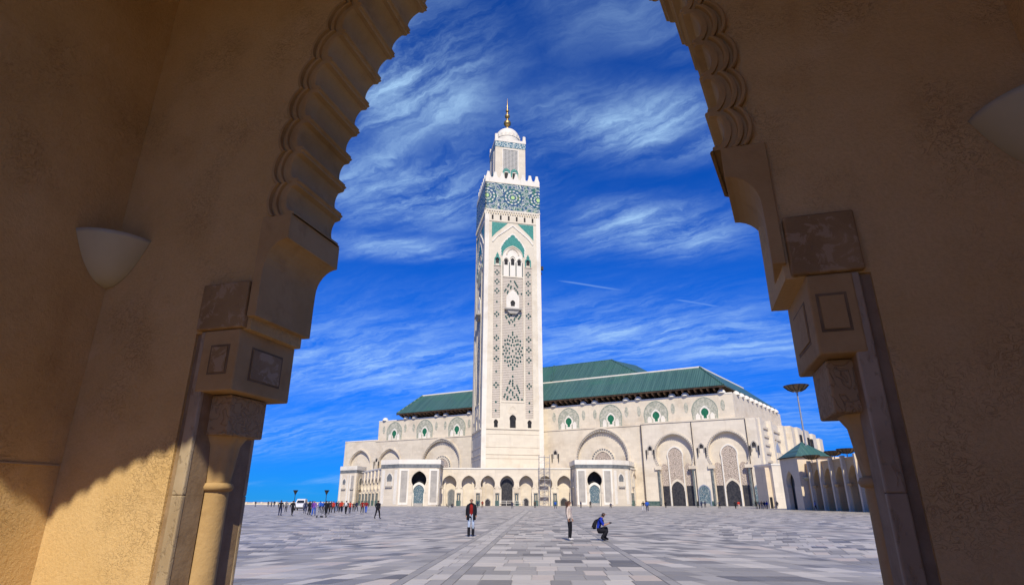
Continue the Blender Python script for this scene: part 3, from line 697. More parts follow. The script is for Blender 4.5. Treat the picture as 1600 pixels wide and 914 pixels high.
        mo = MB().box(-13.8, 13.8, -13.8, -13.2, 135.5, 150.8)
        P(mo, 'mosaic_band', MOSAIC)
        for z0, z1 in ((135.3, 135.75), (150.5, 150.95)): P(MB().box(-13.9, 13.9, -13.95, -13.1, z0, z1), 'band_molding', TOWER)
    P(MB().box(-13.8 + (0 if rz in (0, 180) else .6), 13.8 - (0 if rz in (0, 180) else .6), -13.85, -13.25, 150.96, 153.5), 'parapet', PURE)
    for k in range(8):
        xc = -12.45 + 24.9 * k / 7
        if rz in (90, -90) and k in (0, 7): continue
        m_ = MB().plate([(xc - 1.35, 153.5), (xc + 1.35, 153.5), (xc + 1.0, 154.4), (xc + 0.72, 155.5), (xc + 0.55, 156.7), (xc - 0.55, 156.7), (xc - 0.72, 155.5), (xc - 1.0, 154.4)], [], -13.8, -13.3)
        P(m_, 'merlon', PURE)
    # lantern on top
    LY = -8.0
    P(MB().box(-7.98, 7.98, LY, LY + 0.5, 150, 175.6), 'lantern_wall', TOWER) if rz in (0, 180) else P(MB().box(-7.4, 7.4, LY, LY + 0.5, 150, 175.6), 'lantern_wall', TOWER)
    P(MB().box(-8.15, 8.15, LY - 0.15, LY + 0.45, 175.7, 179.0), 'lantern_frieze', FRIEZE) if rz in (0, 180) else P(MB().box(-7.6, 7.6, LY - 0.15, LY + 0.45, 175.7, 179.0), 'lantern_frieze', FRIEZE)
    P(MB().box(-8.3, 8.3, LY - 0.3, LY + 0.6, 179.05, 180.6), 'lantern_cornice', PURE) if rz in (0, 180) else P(MB().box(-7.3, 7.3, LY - 0.3, LY + 0.6, 179.05, 180.6), 'lantern_cornice', PURE)
    if detail:
        P(MB().box(-4.0, 4.0, LY - 0.06, LY + 0.1, 161.0, 174.4), 'lantern_lattice', DLATT)
        P(MB().plate(rect(-4.4, 4.4, 160.6, 174.9), [rect(-3.95, 3.95, 161.05, 174.35)], LY - 0.2, LY + .1), 'lattice_frame', PURE)
        for x in (-2.1, 2.1):
            P(MB().plate(ring(key_pts(x, 158.2, 1.95, 1.95, 160.9), key_pts(x, 158.2, 1.15, 1.15, 160.3)), [], LY - 0.24, LY + 0.1), 'teal_window_arch', TEAL)
            P(MB().plate(key_pts(x, 154.2, 0.9, 0.95, 159.9), [], LY - 0.03, LY + 0.1), 'window', DARK)
    for xc in (-7.4, 7.4):
        P(MB().plate([(xc - .85, 180.6), (xc + .85, 180.6), (xc + .55, 181.8), (xc + .5, 183.6), (xc - .5, 183.6), (xc - .55, 181.8)], [], LY - 0.2 - (0 if rz in (0, 180) else .004), LY + 1.2), 'lantern_merlon', PURE)
MB().box(-12.9, 12.9, -12.9, 12.9, 150.2, 151).obj('terrace', TOWER, MIN)
MB().box(-7.5, 7.5, -7.5, 7.5, 178, 180.2).obj('lantern_roof', TOWER, MIN)
dome = [(6.5, 180), (6.75, 183.5), (6.7, 185.2)] + [(6.7 * math.cos(a), 185.4 + 6.9 * math.sin(a)) for a in [R(90) * k / 12 for k in range(1, 13)]]
MB().lathe(dome, n=40).obj('dome', PURE, MIN, smooth=True)
for k in range(20):
    a = 2 * math.pi * k / 20; o = MB().plate([(-1.0, 184.4), (1.0, 184.4), (0.6, 185.4), (0, 186.8), (-.6, 185.4)], [], -6.95, -6.3).obj('dome_leaf', PURE, MIN); o.rotation_euler = (0, 0, a)
def ball(name, z, r): 
    MB().lathe([(max(0.02, r * math.sin(a)), z - r * math.cos(a)) for a in [math.pi * k / 14 for k in range(15)]], n=24).obj(name, GOLD, MIN, smooth=True)
MB().lathe([(0.5, 191.8), (0.32, 194), (0.3, 208), (0.03, 213.2)], n=10).obj('finial_rod', GOLD, MIN, smooth=True)
ball('finial_ball', 196.6, 2.0); ball('finial_ball', 201.3, 1.4); ball('finial_ball', 204.8, 0.95)
MB().box(13.6, 15.4, -12.4, -11.2, 106.5, 108.2).tube((13.6, -11.8, 106.5), (14.8, -11.8, 104), .2, n=6).obj('loudspeaker_bracket', DSTEEL, MIN)

# ================================================================== PRAYER HALL
HALL = thing('mosque_hall', 'long cream marble mosque hall with arched bays and green hipped roof', 'mosque', (0, 268, 0), R(-29))
SK = 0.14                                        # the end walls run back at 82 degrees to the front
U0, U1 = -102.0, 103.6
# lower wall with its arched recesses
A_small = [(-90.6, 6.9, 18.9), (-70.9, 6.9, 18.9)]; A_big = [(-39.0, 10.6, 18.6), (42.6, 10.9, 18.4)]
holes = [arch_pts(c, 2.0, r, r, z, 0.6, 16) for c, r, z in A_small + A_big]
lw = [(U0, 0), (60.2, 0), (60.2, 30.6), (-80.6, 30.6), (-80.6, 31.2), (U0, 31.2)]
MB().plate(lw, holes, 0, 2.4).obj('lower_wall', CREAM, HALL)
for c, r, z in A_small + A_big:
    MB().box(c - r - .3, c + r + .3, 1.35, 2.3, 1.9, z + r + 1.0).obj('recess_panel', CREAM, HALL)
    ou = arch_pts(c, 6, r + 1.0, r + 1.0, z, 0.7, 20); inn = arch_pts(c, 6, r + 0.35, r + 0.35, z, 0.65, 20)
    MB().plate(ring(ou, inn), [], -0.35, 0.4).obj('arch_molding', CREAM, HALL)
    if r > 8:
        tt = MB()
        for q in range(33):
            a = math.pi * q / 32; x = c + (r + 0.05) * math.cos(a); zz = z + (r + 0.05) * math.sin(a)
            tt.box(x - .3, x + .3, -0.2, 0.3, zz - .3, zz + .3)
        tt.obj('dog_tooth_molding', GREYP, HALL, kind='stuff')
        ou = arch_pts(c, 15.6, 5.2, 5.2, 17.2, 0.4, 14); inn = arch_pts(c, 15.6, 3.6, 3.6, 17.2, 0.3, 14)
        MB().plate(ring(ou, inn), [], 0.95, 1.4).obj('window_surround', CREAM, HALL)
        tt = MB()
        for q in range(15):
            a = math.pi * q / 14; x = c + 4.6 * math.cos(a); zz = 17.4 + 4.6 * math.sin(a); tt.box(x - .3, x + .3, 0.86, 1.0, zz - .3, zz + .3)
        tt.obj('dark_voussoirs', DARKB, HALL, kind='stuff')
        MB().plate(arch_pts(c, 14, 3.55, 3.55, 17.2, 0.3, 12), [], 1.15, 1.34).obj('window_screen', CARVED, HALL)
    else:
        MB().plate(arch_pts(c + .2, 13.2, 2.6, 2.6, 15.6, 0.4, 12), [], 1.1, 1.34).obj('window_screen', CARVED, HALL)
# two projecting bays with horseshoe arches at the nearer end
PIPE = mat('brown_drainpipe', col=(0.07, 0.055, 0.045), rough=0.6)
BAYS = [(60.25, 80.05, 72.6), (80.15, 99.9, 92.7)]
for x0, x1, c in BAYS:
    hs = arch_pts(c, 0.0, 6.1, 7.1, 18.9, 0.45, 20)
    # doorway below the horseshoe: one opening from the ground
    poly = [(x0, 0), (c - 6.1, 0)] + hs[1:-1] + [(c + 6.1, 0), (x1, 0), (x1, 30.9), (x0, 30.9)]
    MB().plate(poly, [], -1.0, 1.4).obj('bay_wall', WHITE, HALL)
    MB().box(c - 7.4, c + 7.4, 0.6, 1.3, 0, 27.2).obj('recess_panel', CREAM, HALL)
    ou = arch_pts(c, 14.4, 7.0, 8.05, 18.9, 0.55, 20); inn = arch_pts(c, 14.4, 6.3, 7.25, 18.9, 0.5, 20)
    MB().plate(ring(ou, inn), [], -1.25, -0.9).obj('arch_molding', CREAM, HALL)
    tt = MB()
    for q in range(41):
        a = math.pi * (-0.17 + 1.34 * q / 40); x = c + 7.5 * math.cos(a); zz = 18.9 + 7.6 * math.sin(a); tt.box(x - .22, x + .22, -1.36, -1.2, zz - .22, zz + .22)
    tt.obj('dog_tooth_molding', GREYP, HALL, kind='stuff')
    MB().plate(arch_pts(c, 8.0, 2.55, 2.75, 18.4, 0.3, 12), [], 0.3, 0.62).obj('carved_screen', CARVED, HALL)
    MB().plate(ring(arch_pts(c, 0.0, 3.0, 3.2, 18.5, 0.4, 12), arch_pts(c, 0.0, 2.55, 2.75, 18.4, 0.3, 12)), [], 0.1, 0.62).obj('screen_frame', PURE, HALL)
    for s in (-1, 1):
        xc = c + s * 4.55
        MB().plate(arch_pts(xc, 7.2, 1.2, 1.3, 14.0, 0.2, 10), [], 0.3, 0.62).obj('carved_screen', CARVED, HALL)
        MB().plate(rect(xc - 1.2, xc + 1.2, 0, 7.1), [], 0.36, 0.62).obj('side_door', DOOR, HALL)
        MB().tube((c + s * 6.55, -1.25, 0.4), (c + s * 6.55, -1.25, 12.8), 0.42, n=10).obj('dark_column', COLM, HALL, smooth=False)
        MB().box(c + s * 6.55 - 1.3, c + s * 6.55 + 1.3, -1.7, -0.8, 13.2, 14.4).obj('impost', CREAM, HALL)
    MB().plate(arch_pts(c, 0, 2.3, 2.4, 6.0, 0.5, 12), [], 0.22, 0.64).obj('door', DOOR, HALL)
    ou = arch_pts(c, 5.4, 2.85, 3.0, 6.2, 0.6, 12); inn = arch_pts(c, 5.4, 2.3, 2.4, 6.0, 0.5, 12)
    MB().plate(ring(ou, inn), [], 0.12, 0.5).obj('door_arch', CREAM, HALL)
for u in (60.2, 80.1, 99.95):
    MB().tube((u + .1, -1.3, 0.3), (u + .1, -1.3, 30.6), 0.15, n=6).obj('drainpipe', PIPE, HALL)
MB().box(99.95, U1, -0.6, 1.4, 0, 30.9).obj('end_pier', WHITE, HALL)
for u in (-79.0, 21.5, 63.3, 83.2, 102.0):      # little niches with lanterns on brackets
    MB().plate(ring(key_pts(u, 19.2, 1.05, 1.05, 21.4), key_pts(u, 19.2, 0.7, 0.7, 21.3)), [], -1.25 if u > 60 else -.25, 0.2).obj('niche_frame', GREYP, HALL)
    MB().plate(key_pts(u, 20.6, 0.7, 0.7, 21.3), [], -1.06 if u > 60 else -.06, 0.2).obj('niche_opening', DARK, HALL)
    for s in (-1, 1): MB().tube((u + s * 1.5, -1.35 if u > 60 else -.35, 17.4), (u + s * 1.5, -1.35 if u > 60 else -.35, 20.8), 0.16, 0.3, n=6).obj('lantern', DSTEEL, HALL)
for u, yy in ((82.6, -1.0), (101.9, -.62)):     # blue tiled wall fountains
    o = MB().plate(arch_pts(u, 0, 1.9, 1.9, 5.0, 0.2, 12), [], yy - 0.25, yy + .1).obj('wall_fountain', ZELL, HALL)
    MB().plate(ring(arch_pts(u, 0, 2.3, 2.3, 5.0, 0.25, 12), arch_pts(u, 0, 1.95, 1.95, 5.0, 0.2, 12)), [], yy - 0.35, yy + .1).obj('fountain_frame', GREYB, o)
    MB().lathe([(0.05, -.06), (1.0, -.05), (1.05, 0.05)], n=16).obj('star_disc', GREYP, o).matrix_basis = Matrix.Translation((u, yy - 0.3, 5.0)) @ Matrix.Rotation(R(90), 4, 'X')
    MB().box(u - 1.6, u + 1.6, yy - 0.9, yy - .2, 0, 0.9).obj('basin', GREYP, o)
for x0, x1, yy in ((60.5, 66, -1.08), (79.2, 86.1, -1.08), (99.4, U1, -1.06), (-101.9, -81, -.06)):
    MB().box(x0, x1, yy, yy + .3, 0, 1.7).obj('tile_dado', DADO, HALL)
for x0, x1, yy in ((-80.6, 60.2, -.25), (60.2, 100.0, -1.3)):
    MB().box(x0, x1, yy, 0.9, 30.55 if x0 < 0 else 30.85, 31.0 if x0 < 0 else 31.4).obj('ledge', CREAM, HALL)
MB().box(U0 - .1, -80.6, -.15, 1.2, 31.2, 31.7).obj('coping', PURE, HALL)
# upper wall (set back 1.2 m) with keyhole windows in carved surrounds
V0 = 1.2
MB().box(-80.5, 96.3, V0, V0 + 1.5, 30.5, 41.0).obj('upper_wall', CREAM, HALL)
MB().box(-80.6, 96.4, V0 - .12, V0 + 1.6, 40.7, 41.25).obj('upper_coping', PURE, HALL)
WINS = [85.5 - 19.27 * k for k in (0, 1, 2, 3)] + [-31.1, -50.4, -69.8]
DB = mat('sage_dotted_border', noisy((0.20, 0.26, 0.20), (0.36, 0.38, 0.31), 2.5), 0.7)
for u in WINS:
    s = MB().plate(arch_pts(u, 31.05, 4.55, 4.75, 35.0, 0.25, 18), [arch_pts(u, 31.1, 1.25, 2.0, 34.3, 0.7, 12)], V0 - .10, V0 + .1).obj('window_surround', SAGE, HALL)
    MB().plate(ring(arch_pts(u, 31.05, 4.8, 5.0, 35.0, 0.3, 18), arch_pts(u, 31.05, 4.57, 4.77, 35.0, 0.25, 18)), [], V0 - .2, V0 + .1).obj('surround_border', DB, s)
    MB().plate(arch_pts(u, 31.1, 1.23, 1.98, 34.3, 0.7, 12), [key_pts(u, 32.0, 0.62, 1.45, 34.3)], V0 - .16, V0 + .1).obj('keyhole_frame', PURE, s)
    MB().plate(key_pts(u, 31.9, 0.68, 1.5, 34.3), [], V0 - .04, V0 + .06).obj('window_pane', GREEN, s)
    for q in (-1, 1):
        MB().plate(arch_pts(u + q * 2.75, 31.1, 0.85, 0.85, 33.0, 0.4, 8), [], V0 - .2, V0 + .1).obj('small_niche', PURE, s)
        MB().plate([(u + q * 7.0 + 0.8 * math.cos(a), 36.6 + 2.1 * math.sin(a)) for a in [2 * math.pi * k / 12 for k in range(12)]], [], V0 - .08, V0 + .1).obj('cartouche', SAGE, HALL)
        MB().lathe([(1.55, 41.2), (1.55, 41.5)] + [(1.5 * math.cos(a), 41.5 + 1.35 * math.sin(a)) for a in [R(90) * k / 6 for k in range(1, 7)]], u + q * 7.0, V0 + .5, 14).obj('parapet_dome', PURE, HALL, smooth=True)
# side walls at the nearer end, running back
def side_quad(mb, u, v0, v1, z0, z1, th=1.0):
    mb.add([(u + SK * v, v, z) for v, z in ((v0, z0), (v1, z0), (v1, z1), (v0, z1))] + [(u - th + SK * v, v, z) for v, z in ((v0, z0), (v1, z0), (v1, z1), (v0, z1))],
           [(0, 1, 2, 3), (7, 6, 5, 4), (0, 4, 5, 1), (1, 5, 6, 2), (2, 6, 7, 3), (3, 7, 4, 0)]); return mb
side_quad(MB(), 96.3, V0 + .01, 74, 30.5, 41).obj('upper_side_wall', CREAM, HALL)
side_quad(MB(), U1, 0, 52, 0, 30.9).obj('side_wall', WHITE, HALL)
for k in range(10):
    v = 8 + k * 6.6
    MB().lathe([(1.5, 41), (1.5, 41.4), (1.1, 42.2), (.4, 42.7), (.05, 42.8)], 95.8 + SK * v, v, 12).obj('parapet_dome', PURE, HALL, smooth=True)
for v, wd, d, zt in ((3.5, 3.4, 0.6, 31.4), (15, 2.6, 1.6, 31.2), (33, 3.2, 1.8, 31.2), (46, 4.0, 2.2, 31.6)):   # stepped ribs
    side_quad(MB(), U1 + d, v, v + wd, 0, zt, d + .5).obj('side_rib', WHITE, HALL)
for k in range(9):
    side_quad(MB(), U1 + 0.5, 7.5, 14.6, 3 + k * 3.1, 3.8 + k * 3.1, 1.0).obj('side_band', CREAM, HALL)
    if k in (0, 1, 7, 8): side_quad(MB(), U1 + 0.5, 18.2, 32.6, 3 + k * 3.1, 3.7 + k * 3.1, 1.0).obj('side_band', CREAM, HALL)
mb = MB().plate(arch_pts(25.5, 12, 4.6, 4.6, 19.5, 1.2, 12), [], -0.35, 0.3); mb.v = [(U1 - y + SK * x, x, z) for x, y, z in mb.v]; mb.obj('side_window_frame', CREAM, HALL)
mb = MB().plate(arch_pts(25.5, 12, 3.4, 3.4, 19.5, 1.0, 12), [], -0.5, 0.3); mb.v = [(U1 - y + SK * x, x, z) for x, y, z in mb.v]; mb.obj('side_window', GREYB, HALL)
for k in range(5): side_quad(MB(), U1 + 1.2, 17.5 + k * 3.2, 19.3 + k * 3.2, 15.2, 19.6, 1.8).obj('side_lantern', CREAM, HALL)
# far wing with its broken top
rw = random.Random(5)
for k in range(9):
    v = 52.5 + k * 8.0
    side_quad(MB(), U1 + 0.6 + (1.2 if k % 2 else 0), v, v + 7.9, 0, 33.2 + rw.uniform(-1.2, 0.5) - 0.1 * k, 14).obj('wing_wall', WHITE if k % 2 else CREAM, HALL)
    if k in (1, 3, 4): side_quad(MB(), U1 + 2.3, v + 2, v + 5, 18, 30, 2).obj('wing_window', DARK, HALL)
MB().box(U0, U0 + 2, 0.01, 60, 0, 31).obj('far_end_wall', CREAM, HALL)
MB().add([(-80.5, V0 + 1, 40.2), (96, V0 + 1, 40.2), (106, 74, 40.2), (-80.5, 74, 40.2)], [(0, 1, 2, 3)]).obj('terrace', CREAM, HALL)
MB().add([(U0, 1, 30.3), (U1, 1, 30.3), (U1 + 7, 52, 30.3), (U0, 60, 30.3)], [(0, 1, 2, 3)]).obj('lower_terrace', CREAM, HALL)
# timber eaves: dark wall, soffit, brackets
BRK = mat('pale_eave_bracket', noisy((0.16, 0.10, 0.06), (0.26, 0.17, 0.10), 1.0), 0.75)
EV0, EV1 = -67.2, 94.0
MB().box(-62.5, 90.5, 4.2, 5.0, 40.3, 44.6).obj('clerestory_wall', WOOD, HALL)
mb = MB(); side_quad(mb, 91.0, 4.2, 74, 40.3, 44.6, 0.8).obj('clerestory_side', WOOD, HALL)
def roof_pt(u, v, z): return (u, v, z)
E_FL, E_FR = (EV0, -1.0, 43.6), (EV1, -1.0, 43.6)
E_BR, E_BL = (EV1 + SK * 76, 75, 43.6), (EV0, 75, 43.6)
R_FL, R_FR, R_BR, R_BL = (-61.2, 12, 54.0), (83.4, 12, 54.0), (83.4 + SK * 60, 72, 54.0), (-61.2, 72, 54.0)
MB().add([E_FL, E_FR, E_BR, E_BL], [(0, 1, 2, 3)]).obj('eave_soffit', WOOD, HALL)
for k in range(66):
    u = -65.5 + 158 * k / 65
    m_ = MB().plate([(-0.6, 42.9), (-0.6, 43.55), (4.15, 43.55), (4.15, 41.7)], [], u - .32, u + .32); m_.v = [(y, x, z) for x, y, z in m_.v]
    m_.obj('eave_bracket', BRK, HALL)
def slope(name, pts):
    n = (Vector(pts[1]) - Vector(pts[0])).cross(Vector(pts[2]) - Vector(pts[0])).normalized() * 0.45
    if n.z < 0: n = -n
    q = [Vector(p) for p in pts] + [Vector(p) + n for p in pts]
    MB().add(q, [(0, 1, 2, 3), (4, 5, 6, 7), (0, 1, 5, 4), (1, 2, 6, 5), (2, 3, 7, 6), (3, 0, 4, 7)]).obj(name, ROOF, HALL)
slope('roof_slope', [E_FL, E_FR, R_FR, R_FL]); slope('roof_slope', [E_FR, E_BR, R_BR, R_FR]); slope('roof_slope', [E_BL, E_FL, R_FL, R_BL])
MB().add([(p[0], p[1], 53.7) for p in (R_FL, R_FR, R_BR, R_BL)], [(0, 1, 2, 3)]).obj('roof_deck', ROOF, HALL)
MB().box(-61.4, 83.7, 11.7, 12.5, 54.2, 54.9).obj('ridge_coping', PURE, HALL)
side_quad(MB(), 83.75 - SK * 12, 12.51, 72, 54.2, 54.9, .8).obj('ridge_coping', PURE, HALL)
for a, b in ((E_FR, R_FR), (E_FL, R_FL)): MB().tube((a[0], a[1], a[2] + .5), (b[0], b[1], b[2] + .6), 0.4, n=8).obj('hip_roll', ROOF, HALL)
for x0, x1, zz in ((-67.3, 94.1, 43.3),): MB().box(x0, x1, -1.25, -0.85, 43.2, 43.75).obj('fascia', WOOD, HALL)
# upper roof over the nave
slope('upper_roof_slope', [(-40, 31, 58.6), (50.8, 31, 58.6), (34.0, 44, 69.4), (-40, 44, 69.4)])
slope('upper_roof_slope', [(50.8, 31, 58.6), (58, 70, 58.6), (41, 62, 69.4), (34.0, 44, 69.4)])
MB().box(-40, 47, 33.5, 60, 53, 58.5).obj('upper_clerestory', WOOD, HALL)
MB().tube((5.8, 31, 59.3), (1.6, 44, 70.2), 0.5, n=6).obj('roof_joint', ROOF, HALL)
MB().tube((50.8, 31, 59.0), (34, 44, 69.9), 0.45, n=6).obj('hip_roll', ROOF, HALL)
MB().box(-40, 34.2, 43.6, 44.5, 69.5, 70.1).obj('ridge_coping', ROOF, HALL)
# ================================================================== PODIUM IN FRONT OF THE MINARET
QA = R(2); QO = Vector((0, 236, 0))
def q2w(u, v): return (u * math.cos(QA) - v * math.sin(QA), 236 + u * math.sin(QA) + v * math.cos(QA), 0)
def portal_side(par, a, b, name_face, niche=True, panel=True, zt=13.3, door=False):
    """one flat face of a portal from plan point a to plan point b, built in its own little frame"""
    a = Vector(a); b = Vector(b); L = (b - a).length; ang = math.atan2(b.y - a.y, b.x - a.x)
    M = Matrix.Translation((a.x, a.y, 0)) @ Matrix.Rotation(ang, 4, 'Z')
    def put(mb, nm, m, parent=par):
        o = mb.obj(nm, m, parent); o.matrix_basis = M; return o
    return L, put
def portal(name, label, pts, loc, front_i):
    """pts: plan outline from left to right (local), pts[front_i]..pts[front_i+1] is the front with the great arch"""
    t = thing(name, label, 'portal', loc, QA)
    n = len(pts)
    core = MB(); cxm = sum(p[0] for p in pts) / n; cym = sum(p[1] for p in pts) / n
    inset = lambda k, f: [(p[0] + (cxm - p[0]) * f, p[1] + (cym - p[1]) * f) for p in pts]
    def prism(poly, z0, z1):
        m_ = MB(); k = len(poly)
        m_.add([(x, y, z0) for x, y in poly] + [(x, y, z1) for x, y in poly], [tuple(range(k)), tuple(range(k, 2 * k))] + [(i, (i + 1) % k, (i + 1) % k + k, i + k) for i in range(k)]); return m_
    prism(inset(0, -0.015), 13.3, 14.6).obj('dark_cornice', DARKB, t)
    prism(inset(0, -0.028), 14.6, 16.3).obj('parapet', PURE, t)
    prism(inset(0, 0.03), 12.6, 13.4).obj('roof_slab', CREAM, t)
    for i in range(n - 1):
        a, b = pts[i], pts[i + 1]; L, put = portal_side(t, a, b, 'face')
        if i == front_i:
            c = L / 2
            big = arch_pts(c, 0, 2.2, 2.75, 8.9, 0.5, 14)
            poly = [(0, 0)] + big[:1] + big[1:-1] + big[-1:] + [(L, 0), (L, 13.3), (0, 13.3)]
            put(MB().plate(poly, [], 0, 1.0), 'front_wall', CREAM)
            put(MB().plate(ring(arch_pts(c, 4.6, 2.9, 3.3, 8.9, 0.6, 14), arch_pts(c, 4.6, 2.3, 2.8, 8.9, 0.5, 14)), [], -0.2, 0.3), 'arch_molding', CREAM)
            put(MB().box(c - 3.2, c + 3.2, 3.4, 3.8, 0, 13), 'dark_recess', DARK)
            put(MB().box(c - 3.3, c - 3.0, 1.0, 3.5, 0, 12.5), 'recess_side', DARKB); put(MB().box(c + 3.0, c + 3.3, 1.0, 3.5, 0, 12.5), 'recess_side', DARKB)
            f = put(MB().plate(arch_pts(c, 0.0, 1.7, 1.95, 5.2, 0.2, 14), [], 1.2, 1.5), 'fountain_panel', ZELL)
            put(MB().plate(ring(arch_pts(c, 0.0, 2.15, 2.7, 5.3, 0.3, 14), arch_pts(c, 0.0, 1.75, 2.0, 5.2, 0.2, 14)), [], 0.9, 1.5), 'fountain_arch', PURE)
            put(MB().box(c - 1.7, c + 1.7, 0.4, 1.2, 0, 1.0), 'fountain_basin', GREYP)
            for zz, rr in ((5.6, 0.55), (2.8, 0.7)):
                o = MB().lathe([(0.02, -.05), (rr, -.04), (rr + .05, 0.04)], n=12).obj('fountain_star', GREYP, f); o.matrix_basis = Matrix.Translation((c, 1.18, zz)) @ Matrix.Rotation(R(90), 4, 'X')
            for s in (-1, 1):
                xx = c + s * (L / 2 - 2.05)
                put(MB().plate(rect(xx - 1.15, xx + 1.15, 1.3, 12.2), [], -0.03, 0.1), 'grey_panel', GREYP)
                put(MB().plate(rect(xx - 1.75, xx + 1.75, 0.4, 12.9), [rect(xx - 1.2, xx + 1.2, 1.25, 12.25)], -0.14, 0.1), 'panel_frame', PURE)
                for s2 in (-1, 1): put(MB().tube((c + s * 2.45, 0.5 + .9 * s2 * 0, 0.0), (c + s * 2.45, 0.5, 3.6), 0.28, n=8), 'column', COLM) if s2 > 0 else None
        else:
            put(MB().plate(rect(0, L, 0, 13.3), [], 0.002, 0.9), 'side_wall', CREAM)
            if L > 3.5:
                c = L / 2; r_ = min(1.3, L * 0.14)
                put(MB().plate(ring(arch_pts(c, 7.0, r_ + .35, r_ + .5, 9.6, .5, 10), arch_pts(c, 7.0, r_, r_ + .1, 9.6, .4, 10)), [], -0.1, 0.1), 'niche_frame', PURE)
                put(MB().plate(arch_pts(c, 8.6, r_, r_ + .1, 9.6, .4, 10), [], -0.03, 0.1), 'niche_opening', DARKB)
                put(MB().box(c - r_ - .4, c + r_ + .4, -0.5, 0.1, 6.4, 6.9), 'niche_bracket', GREYP)
                for xx in (0.15 * L, 0.85 * L):
                    put(MB().plate(rect(xx - .08 * L, xx + .08 * L, 0.6, 12.6), [], -0.06, 0.1), 'pilaster', PURE)
                if L < 4.5: put(MB().plate(rect(L * .3, L * .7, 1.3, 12.2), [], -0.12, 0.1), 'grey_panel', GREYP)
                put(MB().plate(rect(L * .28, L * .72, 0, 1.4), [], -0.05, 0.1), 'tile_dado', CREAM)
    return t
portal('portal', 'marble portal with blue fountain standing beyond the man in red', [(-49.6, -7.0), (-42.2, -12.0), (-27.2, -12.0), (-27.2, 3.0), (-49, 3)], (0, 236, 0), 1)
portal('portal', 'marble portal with blue fountain nearest the two doorway bays', [(23.4, 3.0), (23.4, -12.0), (37.2, -12.0), (44.4, -7.0), (49, 3)], (0, 236, 0), 1)

def arcade(t, L, n, H, pitch, x0, neck, rad, zc, thick=1.3, mw=CREAM, depth=2.9, back=True, cols=True, ring_w=0.75):
    holes = []
    xs = [x0 + pitch * k for k in range(n)]
    poly = [(0, 0)]
    for x in xs: poly += arch_pts(x, 0, neck, rad, zc, 0.35, 12)
    poly += [(L, 0), (L, H), (0, H)]
    MB().plate(poly, [], 0, thick).obj('arcade_wall', mw, t)
    for x in xs:
        MB().plate(ring(arch_pts(x, zc - 1.4, neck + ring_w, rad + ring_w, zc, 0.45, 12), arch_pts(x, zc - 1.4, neck + .12, rad + .12, zc, 0.36, 12)), [], -0.18, 0.2).obj('arch_molding', mw, t)
    MB().box(0.01, L - .01, -0.25, thick + .2, H, H + 0.45).obj('coping', PURE, t)
    if back:
        MB().box(0, L, depth, depth + 1, 0, H - .3).obj('back_wall', mw, t)
        MB().box(0, L, thick - .1, depth + .5, H - 0.5, H - 0.05).obj('roof_slab', mw, t)
    if cols:
        edges = [xs[0] - pitch / 2] + [x + pitch / 2 for x in xs]
        for e in edges:
            for s in (-0.42, 0.42):
                MB().tube((e + s, -0.35, 1.9), (e + s, -0.35, 4.6), 0.27, n=8).obj('column', COLM, t)
            MB().box(e - .85, e + .85, -0.75, 0.1, 0, 1.9).obj('tile_plinth', DADO, t)
            MB().box(e - .8, e + .8, -0.7, 0.1, 4.6, 5.2).obj('capital', CREAM, t)
    return xs
o_ = q2w(-27.15, 0)
AC0 = thing('front_arcade', 'row of seven horseshoe arches at the foot of the minaret', 'arcade', o_, QA)
xs = arcade(AC0, 50.4, 7, 13.5, 7.45, 27.15 - 24.3, 2.15, 2.75, 7.9)
for i, (w_, h_, m_) in {0: (1.3, 5.6, DARKB), 2: (0.9, 2.2, DOOR), 3: (2.2, 9.6, DOOR), 4: (0.95, 2.4, DOOR), 6: (1.2, 2.5, DOOR)}.items():
    MB().plate(arch_pts(xs[i] + (0.9 if i == 0 else 0), 0, w_, w_ * 1.08, h_ - w_, 0.2, 10), [], 2.6, 2.95).obj('doorway', m_, AC0)
    MB().plate(ring(arch_pts(xs[i] + (0.9 if i == 0 else 0), 0, w_ + .35, w_ * 1.08 + .35, h_ - w_, 0.25, 10), arch_pts(xs[i] + (0.9 if i == 0 else 0), 0, w_, w_ * 1.08, h_ - w_, 0.2, 10)), [], 2.5, 2.95).obj('doorway_frame', GREYP, AC0)
for x in (xs[0] - 1.9, xs[1] + 1.7, xs[2] - 1.5): MB().box(x - .5, x + .5, 1.9, 2.95, 0, 13).obj('inner_pier', CREAM, AC0)
for zz in (1.0, 1.7): MB().box(xs[3] - 3, xs[3] + 6.5, -1.3, -1.15, zz, zz + .14).obj('barrier_rail', PURE, AC0)
for x in (xs[3] - 3, xs[3] - .3, xs[3] + 3, xs[3] + 6.4): MB().box(x, x + .14, -1.3, -1.16, 0, 1.85).obj('barrier_post', PURE, AC0)
# podium terrace between arcade and minaret
MB().box(0, 50.4, 3.5, 26, 0, 13.2).obj('podium', CREAM, AC0)

def wing(name, label, a, b, n, H=13.4):
    a = Vector((a[0], a[1], 0)); b = Vector((b[0], b[1], 0)); L = (b - a).length
    t = thing(name, label, 'arcade', a, math.atan2(b.y - a.y, b.x - a.x))
    p = L / n; arcade(t, L, n, H, p, p / 2, p * 0.29, p * 0.37, 7.6, 1.3, depth=5, ring_w=p * .08)
    for k in range(n + 1): MB().box(k * p - .45, k * p + .45, -0.5, 0.1, 8.5, 13.2).obj('pilaster', WHITE, t) if 0 < k < n else None
    return t
wing('side_arcade', 'arcade wing of narrow arches receding beside the far end portal', (-66.0, 266), (-49.6, 231.5), 6)
wing('side_arcade', 'short arcade wing of two arches receding behind the nearer portal', (46.0, 233.5), (58.6, 261), 3)
portal('end_portal', 'small marble portal at the seaward end of the arcades', [(-75.5, 36.0), (-70.4, 32.5), (-67.0, 30.5), (-65.0, 40.0)], (0, 236, 0), -9)
